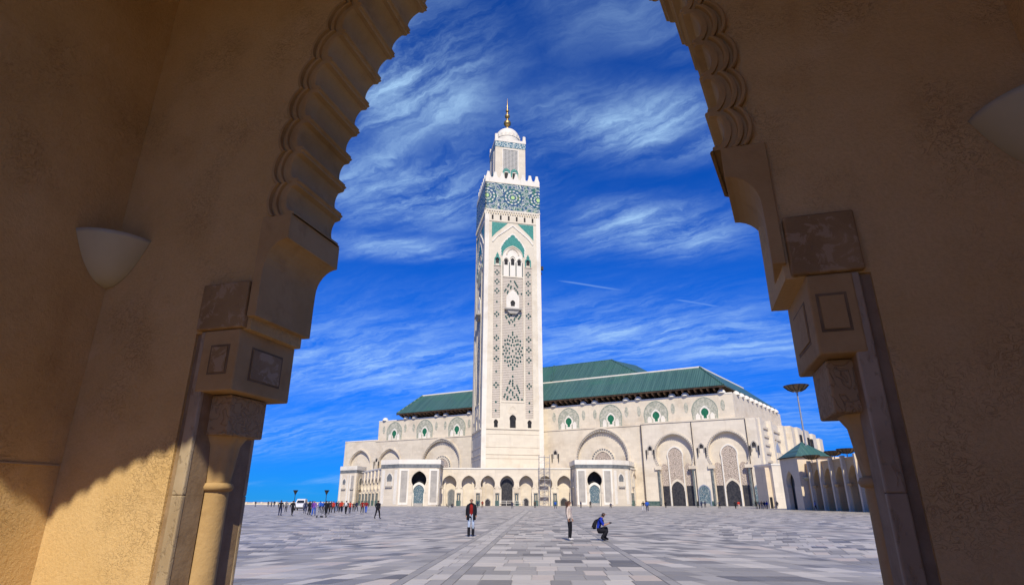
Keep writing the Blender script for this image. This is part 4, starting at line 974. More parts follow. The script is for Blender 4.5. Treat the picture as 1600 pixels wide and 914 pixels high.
# scaffold
t = thing('scaffold_tower', 'narrow metal scaffold tower standing against the arcade below the minaret', 'scaffold', q2w(10.4, -3.6), QA)
for x in (0, 2.1, 4.2):
    for y in (0, 1.6): MB().tube((x, y, 0), (x, y, 18.6), 0.06, n=6).obj('standard', STEEL, t)
for k in range(9):
    z = 1.4 + 2.05 * k
    for y in (0, 1.6): MB().tube((0, y, z), (4.2, y, z), 0.05, n=6).obj('ledger', STEEL, t)
    MB().box(0.05, 4.15, 0.1, 1.5, z + .06, z + .12).obj('deck_board', GREYP, t) if k in (3, 5, 8) else None
    MB().tube((0, 0, z - 1.4 if k == 0 else z - 2.05), (4.2, 0, z), 0.045, n=6).obj('brace', STEEL, t)
# ================================================================== RIGHT-HAND SIDE OF THE PLAZA
PAV = thing('corner_pavilion', 'cream corner pavilion with small green pyramid roof', 'pavilion', (57.7, 121.2, 0), R(1.5))
WARM = mat('warm_plaster', stone((0.68, 0.555, 0.385), 0.03, 3, 1.5), 0.8)
MB().box(0, 12, 0, 0.9, 0, 10.1).obj('front_wall', WARM, PAV)
lp = [(0.901, 0), (2.0, 0)] + arch_pts(4.2, 0, 1.5, 1.75, 5.2, 0.6, 12)[0:] + [(7.5, 0), (7.5, 10.1), (0.901, 10.1)]
mb = MB().plate(lp, [], 0, 0.9); mb.v = [(y, x, z) for x, y, z in mb.v]; mb.obj('side_wall', WARM, PAV)
MB().box(0.9, 12, 6.6, 7.5, 0, 10.1).obj('back_wall', WARM, PAV)
MB().box(1.4, 2.0, .95, 6.5, 0, 9.5).obj('inner_wall', DARKB, PAV)
MB().box(0.5, 11.6, 0.3, 7.2, 9.5, 10.0).obj('ceiling_slab', WARM, PAV)
MB().add([(-0.4, -0.4, 10.15), (7.2, -0.4, 10.15), (7.2, 7.6, 10.15), (-0.4, 7.6, 10.15), (3.4, 3.6, 13.4)], [(0, 1, 4), (1, 2, 4), (2, 3, 4), (3, 0, 4), (3, 2, 1, 0)]).obj('roof', ROOF, PAV)
MB().plate(rect(-.45, 7.25, 10.0, 10.2), [], -.45, -.3).obj('eave_board', WOOD, PAV)
mb = MB().plate(rect(-.29, 7.65, 10.0, 10.2), [], -.45, -.3); mb.v = [(y, x, z) for x, y, z in mb.v]; mb.obj('eave_board', WOOD, PAV)
tl = thing('tall_lamp_post', 'tall steel lamp post with wide dish rising over the green pyramid roof', 'lamp post', (61.4, 124.0, 0), R(20))
def dish(par, z, r, h, pole_r, z0):
    MB().tube((0, 0, z0), (0, 0, z), pole_r, pole_r * 0.75, 10).obj('pole', STEEL, par)
    prof = [(0.1, 0), (r * .35, h * .12), (r * .7, h * .45), (r, h)]
    MB().lathe([(q, z + y) for q, y in prof], n=12).obj('dish_shell', DISHM, par)
    for k in range(12):
        a = 2 * math.pi * k / 12
        for (q0, y0), (q1, y1) in zip(prof[1:-1], prof[2:]):
            MB().tube((q0 * math.cos(a), q0 * math.sin(a), z + y0 - .03), (q1 * math.cos(a), q1 * math.sin(a), z + y1 - .03), 0.035 * r, n=5).obj('rib', DSTEEL, par)
    MB().lathe([(r * 1.0, z + h - .02), (r * 1.05, z + h), (r * 1.0, z + h + .06)], n=24).obj('rim', DSTEEL, par)
DISHM = mat('bronze_dish', noisy((0.12, 0.085, 0.05), (0.22, 0.16, 0.10), 1.2), 0.45, 0.3)
dish(tl, 23.7, 2.5, 1.35, 0.22, 0)
RAX = Vector((59.2, 121.15, 0))
RA = thing('plaza_arcade', 'shaded plaza arcade with pilasters running towards the camera', 'arcade', RAX, R(-95))
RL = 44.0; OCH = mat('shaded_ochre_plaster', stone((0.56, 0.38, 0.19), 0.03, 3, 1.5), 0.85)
MBp = [(0, 0)]; rx = [5.0 + 4.9 * k for k in range(8)]
for x in rx: MBp += arch_pts(x, 0, 1.85, 2.05, 4.9, 0.5, 12)
MB().plate(MBp + [(RL, 0), (RL, 8.4), (0, 8.4)], [], 0, 1.1).obj('arcade_wall', OCH, RA)
bp = [(0, 0)]
for x in rx[1::3]: bp += arch_pts(x - 1.2, 0, 0.6, 0.7, 4.2, 0.5, 12)
MB().plate(bp + [(RL, 0), (RL, 8.4), (0, 8.4)], [], 6.2, 7.2).obj('outer_wall', OCH, RA)
MB().box(0, RL, 1.0, 6.3, 7.9, 8.35).obj('roof_slab', OCH, RA)
MB().box(0, RL, -0.12, 1.2, 8.4, 8.75).obj('coping', OCH, RA)
for k, x in enumerate([2.55 + 4.9 * k for k in range(9)]):
    MB().box(x - .28, x + .28, -0.62, 0.05, 0, 9.1).obj('pilaster', WARM, RA)
    for s in (-1, 1):
        MB().lathe([(0.02, 4.0), (.3, 4.1), (.5, 4.5)], x + s * .45, 0.0, 8).obj('impost_corbel', OCH, RA)
for k, x in enumerate((4.6, 14.6, 19.6)):
    p = RAX + Matrix.Rotation(R(-95), 3, 'Z') @ Vector((x, -0.4, 0))
    lab = ('bronze dish lamp on the arcade top beside the pavilion', 'bronze dish lamp midway along the arcade top', 'bronze dish lamp on the arcade half hidden by the column')[k]
    d_ = thing('dish_lamp', lab, 'dish lamp', (p.x, p.y, 8.75), 0, 'dish lamps along the plaza arcade')
    dish(d_, 0.45, 1.55, 0.8, 0.1, 0)
b_ = thing('bowl_lamp', 'cream bowl wall lamp on the corner of the pavilion', 'wall lamp', (59.15, 121.2, 6.2), 0)
MB().lathe([(0.03, -.7), (.5, -.55), (.85, -.2), (.95, 0), (.9, 0.02)], n=20).obj('lamp_shade', SHADE, b_, smooth=True); MB().box(-.1, .1, -.1, .3, -.2, .1).obj('mount', DSTEEL, b_)
WB = thing('white_annex', 'plain pale annex block between the hall and the pavilion', 'building', (64.8, 150, 0), R(8))
MB().box(0, 9, 0, 8, 0, 10.1).obj('wall', WHITE, WB); MB().box(-.15, 9.15, -.15, 8.15, 10.1, 10.5).obj('coping', PURE, WB)
MB().box(-1.2, -.01, 1.2, 6, 0, 9.6).obj('buttress', WARM, WB); MB().plate(rect(-1.0, -.3, 0, 2.6), [], 1.12, 1.19).obj('door', DARK, WB)
# ================================================================== SEA WALL AND QUAY LAMPS
SW = thing('sea_wall', 'low cream balustrade wall along the sea at the far edge', 'wall', (-420, 322, 0))
MB().box(0, 326, 0, 0.5, 0, 0.25).obj('plinth', CREAM, SW); MB().box(0, 326, -0.1, 0.6, 0.95, 1.2).obj('rail', CREAM, SW); MB().box(0, 326, .15, .35, .25, .95).obj('infill', CREAM, SW)
for k in range(82): MB().box(4 * k, 4 * k + .9, -.2, .7, 0, 1.35).obj('pier', CREAM, SW)
for px, lab in ((-88.8, 'torch-shaped quay lamp standing over the white car'), (-76.0, 'torch-shaped quay lamp standing over the crowd nearer the mosque')):
    q = thing('quay_lamp', lab, 'street lamp', (px, 250, 0), 0, 'torch-shaped lamps on the quay')
    MB().tube((0, 0, 0), (0, 0, 4.4), 0.16, 0.11, 8).obj('post', DSTEEL, q)
    MB().lathe([(0.12, 4.3), (.35, 4.5), (.55, 5.0), (1.05, 5.9), (1.0, 5.95), (.1, 5.2)], n=10).obj('bowl', DSTEEL, q)
    MB().lathe([(0.3, 4.1), (0.32, 4.2), (.12, 4.3)], n=8).obj('collar', DSTEEL, q)
# ================================================================== PEOPLE
SKIN = mat('skin', col=(0.36, 0.20, 0.13), rough=0.6); HAIRM = mat('dark_hair', col=(0.018, 0.012, 0.009), rough=0.6)
BROWNH = mat('brown_hair', noisy((0.05, 0.022, 0.012), (0.10, 0.045, 0.022), 30), 0.6)
def cloth(name, c): return mat('cloth_' + name, noisy([x * 0.75 for x in c], c, 9, bst=0.3, bd=0.01), 0.85, 0, 0.15)
CL = {n: cloth(n, c) for n, c in dict(black=(0.014, 0.014, 0.018), navy=(0.02, 0.028, 0.07), blue=(0.02, 0.10, 0.48), red=(0.50, 0.035, 0.02), darkred=(0.24, 0.014, 0.012), white=(0.62, 0.60, 0.58),
      purple=(0.20, 0.06, 0.36), grey=(0.16, 0.16, 0.17), jeans=(0.045, 0.09, 0.20), lightjeans=(0.42, 0.50, 0.62), orange=(0.62, 0.12, 0.04), cream=(0.60, 0.50, 0.42), brown=(0.10, 0.05, 0.03), royal=(0.012, 0.035, 0.36)).items()}
def pose_stand(stride=0.0, bulk=1.0, armf=0.0):
    J = dict(pel=(0, 0, .95, .135, .10), wai=(0, 0, 1.10, .125, .095), che=(0, .0, 1.30, .155 * bulk, .115 * bulk), neb=(0, .01, 1.455, .075, .07), nec=(0, .0, 1.52, .052, .052), hea=(0, -.012, 1.61, .078, .092), top=(0, -.005, 1.69, .07, .082))
    for s, n in ((-1, 'L'), (1, 'R')):
        f = s * stride; a = -s * stride * 0.7
        J['sho' + n] = (s * .175, 0, 1.415, .062 * bulk, .062 * bulk); J['elb' + n] = (s * .225, a * .35 + .02 - armf * .05, 1.15, .047 * bulk, .047 * bulk)
        J['wri' + n] = (s * .235, a * .8 - .03 - armf * .22, .93 + armf * .12, .032, .032); J['han' + n] = (s * .235, a * .95 - .05 - armf * .27, .865 + armf * .14, .030, .036)
        J['hip' + n] = (s * .088, 0, .90, .088, .092); J['kne' + n] = (s * .10, f * .42 - .02, .50, .06, .062); J['ank' + n] = (s * .10, f + .02, .09 + max(0, f) * .15, .042, .045); J['toe' + n] = (s * .115, f - .13, .045 + max(0, f) * .05, .042, .035)
    return J
def pose_squat():
    J = dict(pel=(0, .16, .40, .15, .13), wai=(0, .14, .54, .13, .11), che=(0, .05, .75, .165, .125), neb=(0, -.02, .89, .075, .07), nec=(0, -.06, .945, .055, .055), hea=(0, -.115, 1.02, .08, .092), top=(0, -.10, 1.10, .072, .082))
    for s, n in ((-1, 'L'), (1, 'R')):
        J['sho' + n] = (s * .185, .02, .845, .065, .065); J['elb' + n] = (s * .21, -.09, .60, .05, .05); J['wri' + n] = (s * .10, -.27, .66, .033, .033); J['han' + n] = (s * .05, -.33, .69, .03, .036)
        up = .52 if s > 0 else .40
        J['hip' + n] = (s * .10, .12, .36, .13, .13); J['kne' + n] = (s * .15, -.22 - (.05 if s < 0 else 0), up, .105, .105); J['ank' + n] = (s * .15, -.10 if s > 0 else .02, .10, .075, .075); J['toe' + n] = (s * .16, -.27 if s > 0 else -.17, .045, .045, .04)
    return J
def pose_sit():
    J = pose_stand(0, 1.05)
    J = {k: ((v[0], v[1], v[2] - .5, v[3], v[4]) if k[:3] in ('pel', 'wai', 'che', 'neb', 'nec', 'hea', 'top', 'sho', 'elb', 'wri', 'han') else v) for k, v in J.items()}
    for s, n in ((-1, 'L'), (1, 'R')):
        J['hip' + n] = (s * .09, 0, .43, .09, .09); J['kne' + n] = (s * .12, -.42, .47, .065, .065); J['ank' + n] = (s * .12, -.40, .09, .045, .045); J['toe' + n] = (s * .12, -.55, .045, .04, .035)
        J['wri' + n] = (s * .15, -.25, .52, .03, .03); J['han' + n] = (s * .12, -.32, .52, .03, .035); J['elb' + n] = (s * .22, -.02, .68, .045, .045)
    return J
SEGS = [('pel', 'wai', 't'), ('wai', 'che', 't'), ('che', 'neb', 't'), ('neb', 'nec', 's'), ('nec', 'hea', 's'), ('hea', 'top', 's')]
for n in 'LR': SEGS += [('che', 'sho' + n, 't'), ('sho' + n, 'elb' + n, 't'), ('elb' + n, 'wri' + n, 'a'), ('wri' + n, 'han' + n, 's'), ('pel', 'hip' + n, 'p'), ('hip' + n, 'kne' + n, 'p'), ('kne' + n, 'ank' + n, 'p'), ('ank' + n, 'toe' + n, 'f')]
MATIDX = {'s': 0, 't': 1, 'p': 2, 'f': 3, 'a': 4}    # skin, top, trousers, shoes, forearms; 5 hair, 6 front of the top
import numpy as np
def body_mesh(J):
    names = list(J); idx = {n: i for i, n in enumerate(names)}
    me = bpy.data.meshes.new('body'); me.from_pydata([J[n][:3] for n in names], [(idx[a], idx[b]) for a, b, _ in SEGS], [])
    o = bpy.data.objects.new('tmp', me); COL.objects.link(o)
    sk = o.modifiers.new('skin', 'SKIN'); sk.use_smooth_shade = True; sk.branch_smoothing = 0.6
    ly = me.skin_vertices[0].data
    for i, n in enumerate(names): ly[i].radius = J[n][3:5]; ly[i].use_root = (n == 'pel')
    sb = o.modifiers.new('sub', 'SUBSURF'); sb.levels = 1; sb.render_levels = 1
    dg = bpy.context.evaluated_depsgraph_get(); ev = o.evaluated_get(dg); out = bpy.data.meshes.new_from_object(ev)
    bpy.data.objects.remove(o); bpy.data.meshes.remove(me)
    # fingers, nose and ears as small tapered forms rooted in the flesh
    mb = MB(); mb.v = [tuple(v.co) for v in out.vertices]; mb.f = [tuple(p.vertices) for p in out.polygons]; nb = len(mb.f)
    for n, s in (('L', -1), ('R', 1)):
        wv, hv = Vector(J['wri' + n][:3]), Vector(J['han' + n][:3]); d = (hv - wv).normalized(); side = d.cross(Vector((s, 0, 0))).normalized()
        for q, ln in ((-1.5, .062), (-.5, .075), (.5, .07), (1.5, .052)):
            b0 = hv + side * q * .017; m1 = b0 + d * ln * .6; m2 = m1 + (d + Vector((-s * .7, 0, 0))).normalized() * ln * .45
            mb.tube(b0, m1, .0095, .0085, 5); mb.tube(m1, m2, .0085, .006, 5)
        tb = wv.lerp(hv, .6); tdir = (d * .6 - side * .8 * (1 if side.y > 0 else -1)).normalized()
        mb.tube(tb, tb + tdir * .05, .011, .009, 5); mb.tube(tb + tdir * .05, tb + tdir * .05 + d * .03, .009, .006, 5)
    h = Vector(J['hea'][:3]); tp = Vector(J['top'][:3]); upv = (tp - h).normalized(); fwd = Vector((0, -1, 0)); fwd = (fwd - upv * fwd.dot(upv)).normalized()
    mb.tube(h + fwd * .075 + upv * .02, h + fwd * .112 - upv * .012, .008, .016, 5)
    nface = len(mb.f)
    for s in (-1, 1): mb.tube(h + Vector((s * .075, .01, 0)) - upv * .02, h + Vector((s * .088, .012, 0)) + upv * .025, .012, .014, 5)
    n_skin_end = len(mb.f)
    for s in (-1, 1): mb.tube(h + fwd * .083 + Vector((s * .032, 0, 0)) + upv * .022, h + fwd * .0885 + Vector((s * .032, 0, 0)) + upv * .022, .011, .010, 6)
    n_eye = len(mb.f)
    mb.tube(h + fwd * .086 - upv * .048 - Vector((.022, 0, 0)), h + fwd * .086 - upv * .048 + Vector((.022, 0, 0)), .006, .006, 5)
    me = mb.mesh('body', [], smooth=True, fix=False)
    cen = np.array([p.center[:] for p in me.polygons]); nor = np.array([p.normal[:] for p in me.polygons])
    best = np.full(len(cen), 9.0); mi = np.zeros(len(cen), int)
    for a, b, c in SEGS:
        A = np.array(J[a][:3]); B = np.array(J[b][:3]); ab = B - A; t = np.clip(((cen - A) @ ab) / (ab @ ab), 0, 1)
        rr = J[a][3] * (1 - t) + J[b][3] * t
        dd = np.linalg.norm(cen - (A + t[:, None] * ab), axis=1) / rr
        k = dd < best; best[k] = dd[k]; mi[k] = MATIDX[c]
    hv = np.array(h); uu = np.array(upv); ff = np.array(fwd)
    rel = cen - hv; isd = (mi == 0) & (np.linalg.norm(rel, axis=1) < .2)
    hu = rel @ uu; hf = rel @ ff
    mi[isd & ((hu > .055) | ((hf < .03) & (hu > -.06)) | ((hf < .06) & (hu > .03)))] = 5
    tors = (mi == 1) & (nor[:, 1] < -.45) & (np.abs(cen[:, 0]) < .085) & (cen[:, 2] > J['pel'][2] - .02)
    mi[tors] = 6
    mi[nb:n_skin_end] = 0; mi[n_skin_end:n_eye] = 5; mi[n_eye:] = 4
    mi[n_eye:] = 0
    return me, mi
PB = {}
def base(kind):
    if kind not in PB:
        J = {'stand': lambda: pose_stand(), 'walk': lambda: pose_stand(.20), 'walk2': lambda: pose_stand(-.17, 1.12), 'coat': lambda: pose_stand(.05, 1.2), 'phone': lambda: pose_stand(.04, 1.0, 1.0), 'squat': pose_squat, 'sit': pose_sit}[kind]()
        PB[kind] = (*body_mesh(J), J)
    return PB[kind]
def person(px, py, head, h, kind, label, top, trou, shoes='black', front=None, arms=None, hair=HAIRM, group=None, wide=1.0):
    """px, py: ground position; head: heading in degrees, 0 faces the camera"""
    me, mi, J = base(kind); m2 = me.copy(); m2.materials.clear()
    for m_ in (SKIN, CL[top], CL[trou], CL[shoes], CL[arms] if arms in CL else (SKIN if arms == 'skin' else CL[top]), hair, CL[front] if front else CL[top]): m2.materials.append(m_)
    m2.polygons.foreach_set('material_index', list(map(int, mi)))
    o = link('person', m2); o.location = (px, py, 0); o.rotation_euler = (0, 0, R(head)); k = h / 1.75; o.scale = (k * wide, k * wide, k)
    return tag(o, label, 'person', group)
def px_at(px, D, py=800):                            # ground point under picture column px at distance D
    y = (457 - py) / 900; p = math.atan(326 / 900); return ((px - 800) / 900 / (math.cos(p) - math.sin(p) * y) * D, D)
# --- the three nearest
x, y = px_at(735.5, 30.2, 839)
man = person(x, y, 4, 1.78, 'coat', 'man in open black coat over red jumper walking towards the camera', 'black', 'lightjeans', 'black', front='darkred')
def tubes(name, segs, m, parent, n=10, smooth=True):
    mb = MB()
    for a, b, r0, r1 in segs: mb.tube(a, b, r0, r1, n)
    return mb.obj(name, m, parent, smooth=False)
rows = []
for z, rx_, ry_ in ((1.50, .10, .09), (1.42, .195, .125), (1.25, .205, .15), (1.05, .20, .155), (.88, .215, .165), (.74, .225, .17)):   # coat, open at the front
    rows.append([(rx_ * math.sin(a), -ry_ * math.cos(a), z) for a in [R(24 + 312 * q / 20) for q in range(21)]])
co = MB().loft(rows); o = co.obj('coat', CL['black'], man, smooth=True); sd = o.modifiers.new('th', 'SOLIDIFY'); sd.thickness = 0.018
for s in (-1, 1): tubes('boot', [((s * .10, s * .05 + .02, .04), (s * .10, s * .035 + .01, .42), .062, .075)], CL['black'], man)
x, y = px_at(891, 27.2, 845)
wom = person(x, y, 62, 1.66, 'stand', 'woman with long brown hair, cream top and black leggings', 'cream', 'black', 'white', hair=BROWNH)
rows = []
for z, rx_, ry_, yo in ((1.715, .03, .03, 0), (1.70, .075, .08, .0), (1.63, .098, .10, .015), (1.52, .10, .085, .045), (1.38, .125, .075, .085), (1.22, .13, .06, .105), (1.08, .11, .045, .105), (.98, .05, .03, .10)):
    rows.append([(rx_ * math.sin(a), yo - ry_ * math.cos(a), z) for a in [R(75 + 210 * q / 14) for q in range(15)]])
hb = MB().loft(rows); o = hb.obj('hair', BROWNH, wom, smooth=True); sd = o.modifiers.new('th', 'SOLIDIFY'); sd.thickness = 0.03
x, y = px_at(941, 27.2, 845)
sq = person(x, y, 78, 1.80, 'squat', 'man in blue T-shirt crouching with a camera on the paving', 'royal', 'black', 'black', arms='skin')
bk = thing('backpack', 'black backpack on the back of the crouching man in blue', 'backpack', sq.location, sq.rotation_euler.z)
mb = MB(); rows = []
for z, w_, d0, d1 in ((.46, .09, .27, .34), (.48, .13, .25, .38), (.57, .145, .24, .41), (.70, .14, .20, .37), (.82, .12, .15, .29), (.86, .07, .15, .23)):
    rows.append([(w_ * sx, d0 if fy else d1, z) for sx, fy in ((-1, 1), (-.9, 0), (0, 0), (.9, 0), (1, 1), (0, 1))])
mb.loft(rows, closed=True).obj('bag_body', CL['black'], bk, smooth=True)
MB().loft([[(q[0] * .7, q[1] + .035, q[2] * .8 + .06) for q in r_[1:4]] for r_ in rows[1:4]]).obj('front_pocket', CL['navy'], bk, smooth=True)
for s in (-1, 1): tubes('strap', [((s * .12, .20, .82), (s * .13, .06, .93), .022, .022), ((s * .13, .06, .93), (s * .14, -.10, .80), .022, .02), ((s * .14, -.10, .80), (s * .15, .10, .55), .02, .018)], CL['black'], bk, 6)
cm = thing('camera', 'small dark camera in the hands of the crouching man', 'camera', (sq.location.x + .0, sq.location.y, 0), sq.rotation_euler.z)
MB().box(-.055, .055, -.40, -.355, .685, .755).obj('camera_body', DSTEEL, cm); o = MB().tube((0, -.40, .72), (0, -.445, .72), .028, .026, 10).obj('lens', DSTEEL, cm)
# --- the crowd at the left
L_ = 'people walking in the far crowd'
PEOPLE = [
 # px, dist, height, heading, pose, top, trousers, extra, label
 (438.5, 74, 1.80, 180, 'stand', 'black', 'navy', {'front': 'orange'}, 'man in black with orange waistband standing apart at the crowd end'),
 (457.5, 76, 1.74, 170, 'walk2', 'black', 'black', {}, 'person all in black walking beside the white car'),
 (475.5, 76, 1.68, 200, 'stand', 'navy', 'navy', {}, 'person in navy jacket in front of the white car'),
 (482.5, 78, 1.72, 150, 'coat', 'black', 'black', {'front': 'brown'}, 'person in black coat with brown front next to the navy jacket'),
 (491.0, 76, 1.72, 20, 'walk', 'purple', 'blue', {}, 'person in purple top and bright blue trousers'),
 (498.5, 84, 1.72, 190, 'coat', 'blue', 'navy', {}, 'person in bright blue jacket behind the purple top'),
 (509.5, 66, 1.74, 175, 'walk2', 'black', 'black', {'front': 'grey'}, 'tall person in black nearest in the crowd, holding a pushchair'),
 (516.0, 92, 1.74, 0, 'stand', 'navy', 'black', {}, 'person in navy half hidden behind the pushchair holder'),
 (521.0, 80, 1.70, 160, 'walk', 'red', 'black', {}, 'person in red jacket with back turned, right of the pushchair'),
 (527.8, 98, 1.72, 0, 'stand', 'grey', 'black', {}, 'person in dark grey between the two red jackets'),
 (534.5, 100, 1.70, 180, 'coat', 'orange', 'navy', {}, 'person in orange red jacket behind the white backpack'),
 (540.0, 73, 1.76, 180, 'walk2', 'black', 'black', {}, 'person in black carrying a white backpack'),
 (546.0, 76, 1.66, 190, 'walk', 'red', 'navy', {}, 'person in red top just beside the white backpack'),
 (551.8, 96, 1.50, 0, 'stand', 'black', 'black', {}, 'small dark figure at the right end of the crowd'),
 (565.5, 90, 1.72, 180, 'walk', 'darkred', 'black', {}, 'person in dark red before the narrow arcade wing'),
 (571.5, 90, 1.70, 180, 'walk2', 'darkred', 'blue', {}, 'person in dark red with bright blue trousers'),
 (590.0, 60, 1.76, 175, 'walk', 'black', 'black', {'front': 'white'}, 'person in black with white hood walking alone before the portal'),
 (397.5, 190, 1.75, 90, 'walk', 'navy', 'black', {}, 'distant lone walker by the sea wall nearest the column'),
 (417.5, 200, 1.70, 0, 'stand', 'black', 'black', {}, 'distant figure in black by the sea wall'),
 (422.5, 190, 1.78, 0, 'stand', 'grey', 'black', {}, 'distant figure in grey by the sea wall'),
 (427.0, 190, 1.78, 30, 'coat', 'black', 'navy', {}, 'distant figure in long dark coat by the sea wall'),
 (697.5, 215, 1.60, 90, 'sit', 'black', 'black', {}, 'dark figure seated at the foot of the first arch'),
 (706.0, 216, 1.70, 60, 'squat', 'black', 'navy', {}, 'dark figure bending down inside the first arch'),
 (746.0, 205, 1.75, 200, 'coat', 'navy', 'black', {}, 'person in navy by the third arch'),
 (753.5, 205, 1.80, 170, 'coat', 'darkred', 'brown', {}, 'person in long dark red coat by the third arch'),
 (800.5, 190, 1.65, 0, 'walk', 'navy', 'navy', {}, 'person in navy before the barrier in front of the dark door'),
 (868.0, 185, 1.75, 120, 'walk', 'blue', 'navy', {}, 'person in blue right of the scaffold'),
 (885.0, 214, 1.70, 0, 'stand', 'brown', 'brown', {}, 'figure in brown by the last arch'),
 (923.0, 200, 1.75, 180, 'stand', 'black', 'black', {'arms': 'cream'}, 'figure standing by the portal fountain'),
 (955.0, 205, 1.85, 0, 'sit', 'navy', 'black', {}, 'figure seated by the pilaster of the portal'),
 (1006.0, 108, 1.70, 150, 'walk', 'black', 'white', {}, 'person in black jacket and pale trousers beside the blue jacket'),
 (1012.0, 105, 1.78, 190, 'coat', 'blue', 'navy', {}, 'person in bright blue jacket before the arcade wing'),
 (1091.5, 165, 1.75, 180, 'stand', 'black', 'black', {}, 'person in black standing before the blue wall fountain'),
 (1097.5, 165, 1.72, 180, 'coat', 'navy', 'navy', {}, 'person in long navy coat, middle of three at the fountain'),
 (1103.0, 166, 1.76, 170, 'coat', 'navy', 'black', {'front': 'jeans'}, 'person in navy coat nearest the great doorway, of three'),
 (1150.5, 140, 1.76, 180, 'walk', 'black', 'black', {'front': 'white'}, 'person in black and white beside the red jacket'),
 (1155.8, 138, 1.76, 160, 'walk2', 'red', 'cream', {}, 'person in red jacket and pale trousers at the doorway'),
 (1183.5, 136, 1.76, 180, 'stand', 'black', 'black', {}, 'person in black, first of the group by the end fountain'),
 (1187.8, 138, 1.72, 200, 'walk', 'navy', 'black', {}, 'person in navy, second of the group by the end fountain'),
 (1192.0, 135, 1.74, 150, 'stand', 'black', 'navy', {'front': 'grey'}, 'person in black and grey in the middle of the end group'),
 (1196.2, 138, 1.70, 180, 'walk2', 'navy', 'jeans', {}, 'person in navy and jeans, fourth of the end group'),
 (1200.0, 137, 1.76, 210, 'coat', 'royal', 'navy', {}, 'person in royal blue coat, last of the end group'),
 (1275.5, 116, 1.72, 90, 'walk', 'blue', 'black', {}, 'person in blue inside the plaza arcade arch'),
 (447.0, 100, 1.70, 0, 'stand', 'grey', 'black', {}, 'distant person in grey between the first two figures of the crowd'),
 (486.5, 95, 1.74, 180, 'coat', 'navy', 'navy', {}, 'person in long navy coat behind the brown-fronted coat'),
 (503.5, 82, 1.66, 20, 'stand', 'blue', 'black', {}, 'second person in blue jacket, just right of the first'),
 (513.0, 86, 1.72, 180, 'coat', 'black', 'black', {'front': 'navy'}, 'person in bulky black jacket behind the pushchair holder'),
 (525.0, 92, 1.68, 180, 'stand', 'black', 'jeans', {}, 'person in black and jeans between red jacket and dark grey'),
 (531.0, 88, 1.72, 10, 'walk', 'red', 'black', {}, 'person in red jacket half hidden before the orange red one'),
 (556.5, 110, 1.66, 0, 'walk', 'navy', 'black', {}, 'dark walker between the crowd and the dark red pair'),
 (836.0, 205, 1.74, 180, 'walk', 'brown', 'black', {}, 'dark walker at the foot of the fifth arch'),
 (908.0, 206, 1.72, 20, 'stand', 'navy', 'black', {}, 'figure in navy left of the portal fountain'),
 (1041.0, 200, 1.74, 180, 'walk', 'black', 'black', {}, 'small dark figure before the first great doorway'),
 (1125.0, 190, 1.74, 180, 'walk', 'navy', 'black', {}, 'small navy figure before the second great doorway'),
 (1216.0, 150, 1.74, 180, 'walk', 'black', 'black', {}, 'dark figure walking before the pale annex'),
]
rj = random.Random(4)
for px, D, h, hd, kind, tp_, tr_, ex, lab in PEOPLE:
    if px > 690 and D > 183: D *= 0.78
    elif px < 560 and D < 120: D *= rj.uniform(0.92, 1.16); px += rj.uniform(-1.2, 1.2)
    x, y = px_at(px, D); person(x, y, hd + rj.uniform(-25, 25), h, kind, lab, tp_, tr_, wide=1.28, **ex)
# white backpack, pushchair, white car
_w = [o for o in COL.objects if o.get('label') == 'person in black carrying a white backpack'][0]; x, y = _w.location.x, _w.location.y - .02; wbp = thing('backpack', 'white backpack on the person in black in the crowd', 'backpack', (x, y, 0), 0)
MB().loft([[(w_ * sx, -.13 - d_ * fy, z) for sx, fy in ((-1, 0), (-.8, 1), (.8, 1), (1, 0))] for z, w_, d_ in ((.98, .1, .08), (1.02, .17, .16), (1.25, .18, .18), (1.42, .15, .12), (1.47, .08, .05))]).obj('bag_body', CL['white'], wbp, smooth=True)
for s in (-1, 1): tubes('strap', [((s * .13, -.14, 1.42), (s * .13, -.02, 1.48), .025, .025)], CL['white'], wbp, 6)
x, y = px_at(502.5, 65); pc = thing('pushchair', 'folding grey pushchair on the paving in front of the crowd', 'pushchair', (x, y, 0), R(60))
for s in (-1, 1):
    tubes('frame_tube', [((s * .22, .45, 1.0), (s * .24, -.40, .12), .018, .018), ((s * .22, .05, .6), (s * .24, .35, .12), .018, .018)], STEEL, pc, 6)
    for yy in (-.42, .36):
        o = MB().lathe([(.0, -.02), (.10, -.02), (.11, 0), (.10, .02), (0, .02)], n=14).obj('wheel', DSTEEL, pc); o.matrix_basis = Matrix.Translation((s * .26, yy, .11)) @ Matrix.Rotation(R(90), 4, 'Y')
MB().add([(-.2, .12, .75), (.2, .12, .75), (.2, -.12, .42), (-.2, -.12, .42), (.2, -.32, .40), (-.2, -.32, .40)], [(0, 1, 2, 3), (3, 2, 4, 5)]).obj('seat', CL['grey'], pc)
tubes('handle', [((-.22, .45, 1.0), (.22, .45, 1.0), .02, .02)], DSTEEL, pc, 6)
x, y = px_at(469, 118); car = thing('parked_car', 'white van parked behind the crowd near the sea', 'car', (x, y, 0), R(10))
PAINT = mat('white_car_paint', col=(0.70, 0.70, 0.68), rough=0.3, spec=0.5); GLASS = mat('dark_car_glass', col=(0.015, 0.018, 0.022), rough=0.1, spec=0.6); RUB = mat('rubber', col=(0.012, 0.012, 0.012), rough=0.8); LAMPR = mat('red_lamp_lens', col=(0.40, 0.01, 0.008), rough=0.25)
rows = []
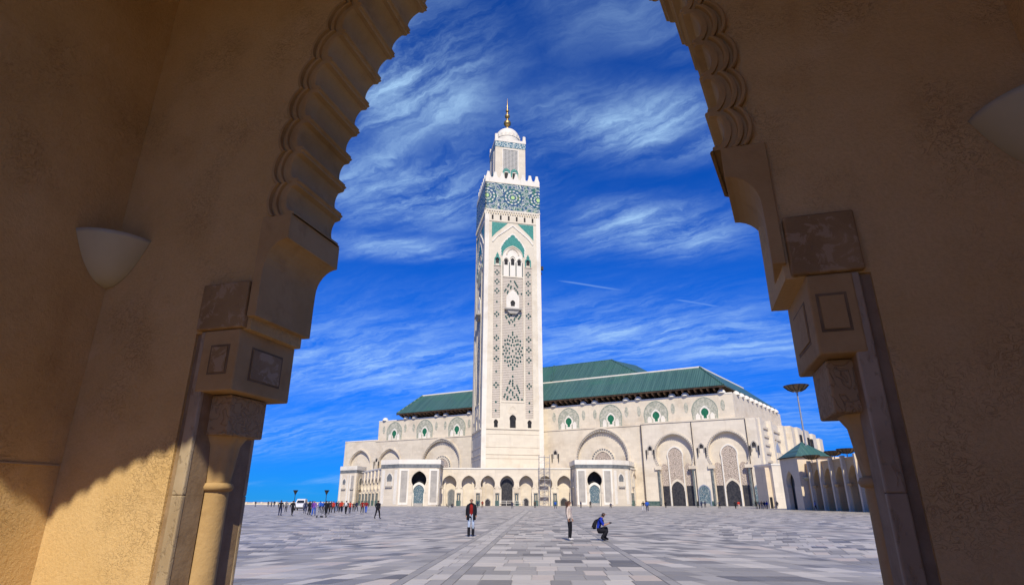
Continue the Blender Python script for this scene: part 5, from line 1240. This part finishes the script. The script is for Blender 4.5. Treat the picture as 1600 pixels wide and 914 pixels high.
for yy, zb, zs, zt, hw in ((-2.2, .35, .95, 1.02, .84), (-1.9, .30, 1.05, 1.15, .90), (-1.0, .28, 1.12, 1.30, .92), (-.45, .28, 1.15, 1.95, .90), (.2, .28, 1.15, 2.08, .90), (1.9, .28, 1.15, 2.08, .90), (2.2, .32, 1.10, 1.98, .86)):
    rows.append([(-hw * .96, yy, zb), (-hw, yy, zs), (-hw * .82, yy, zt), (hw * .82, yy, zt), (hw, yy, zs), (hw * .96, yy, zb)])
mb = MB().loft(rows, closed=True); mb.add(rows[0], [(0, 1, 2, 3, 4, 5)]); mb.add(rows[-1], [(5, 4, 3, 2, 1, 0)]); body = mb.obj('body', PAINT, car)
MB().add([(-.68, -1.02, 1.34), (.68, -1.02, 1.34), (.62, -.52, 1.86), (-.62, -.52, 1.86)], [(0, 1, 2, 3)]).obj('windscreen', GLASS, car)
MB().add([(-.66, 2.235, 1.2), (.66, 2.235, 1.2), (.60, 2.215, 1.82), (-.60, 2.215, 1.82)], [(0, 1, 2, 3)]).obj('rear_window', GLASS, car)
for s in (-1, 1):
    for y0, y1 in ((-.45, .6), (.7, 1.8)): MB().add([(s * .915, y0, 1.18), (s * .915, y1, 1.18), (s * .80, y1, 1.86), (s * .80, y0 + .1, 1.86)], [(0, 1, 2, 3)]).obj('side_window', GLASS, car)
    for yy in (-1.45, 1.45):
        o = MB().lathe([(.0, -.10), (.30, -.10), (.33, -.06), (.33, .06), (.30, .10), (0, .10)], n=20).obj('wheel', RUB, car); o.matrix_basis = Matrix.Translation((s * .82, yy, .33)) @ Matrix.Rotation(R(90), 4, 'Y')
        r_ = MB().lathe([(.0, -.105), (.20, -.105), (.21, 0), (.20, .105), (0, .105)], n=14).obj('rim', STEEL, o)
    MB().box(s * .74 - .1, s * .74 + .1, -2.24, -2.1, .78, .92).obj('headlight', STEEL, car); MB().box(s * .78 - .06, s * .78 + .06, 2.15, 2.24, .8, 1.1).obj('tail_light', LAMPR, car)
MB().box(-.86, .86, -2.28, -2.12, .36, .6).obj('bumper', DSTEEL, car); MB().box(-.86, .86, 2.14, 2.28, .36, .6).obj('bumper', DSTEEL, car)
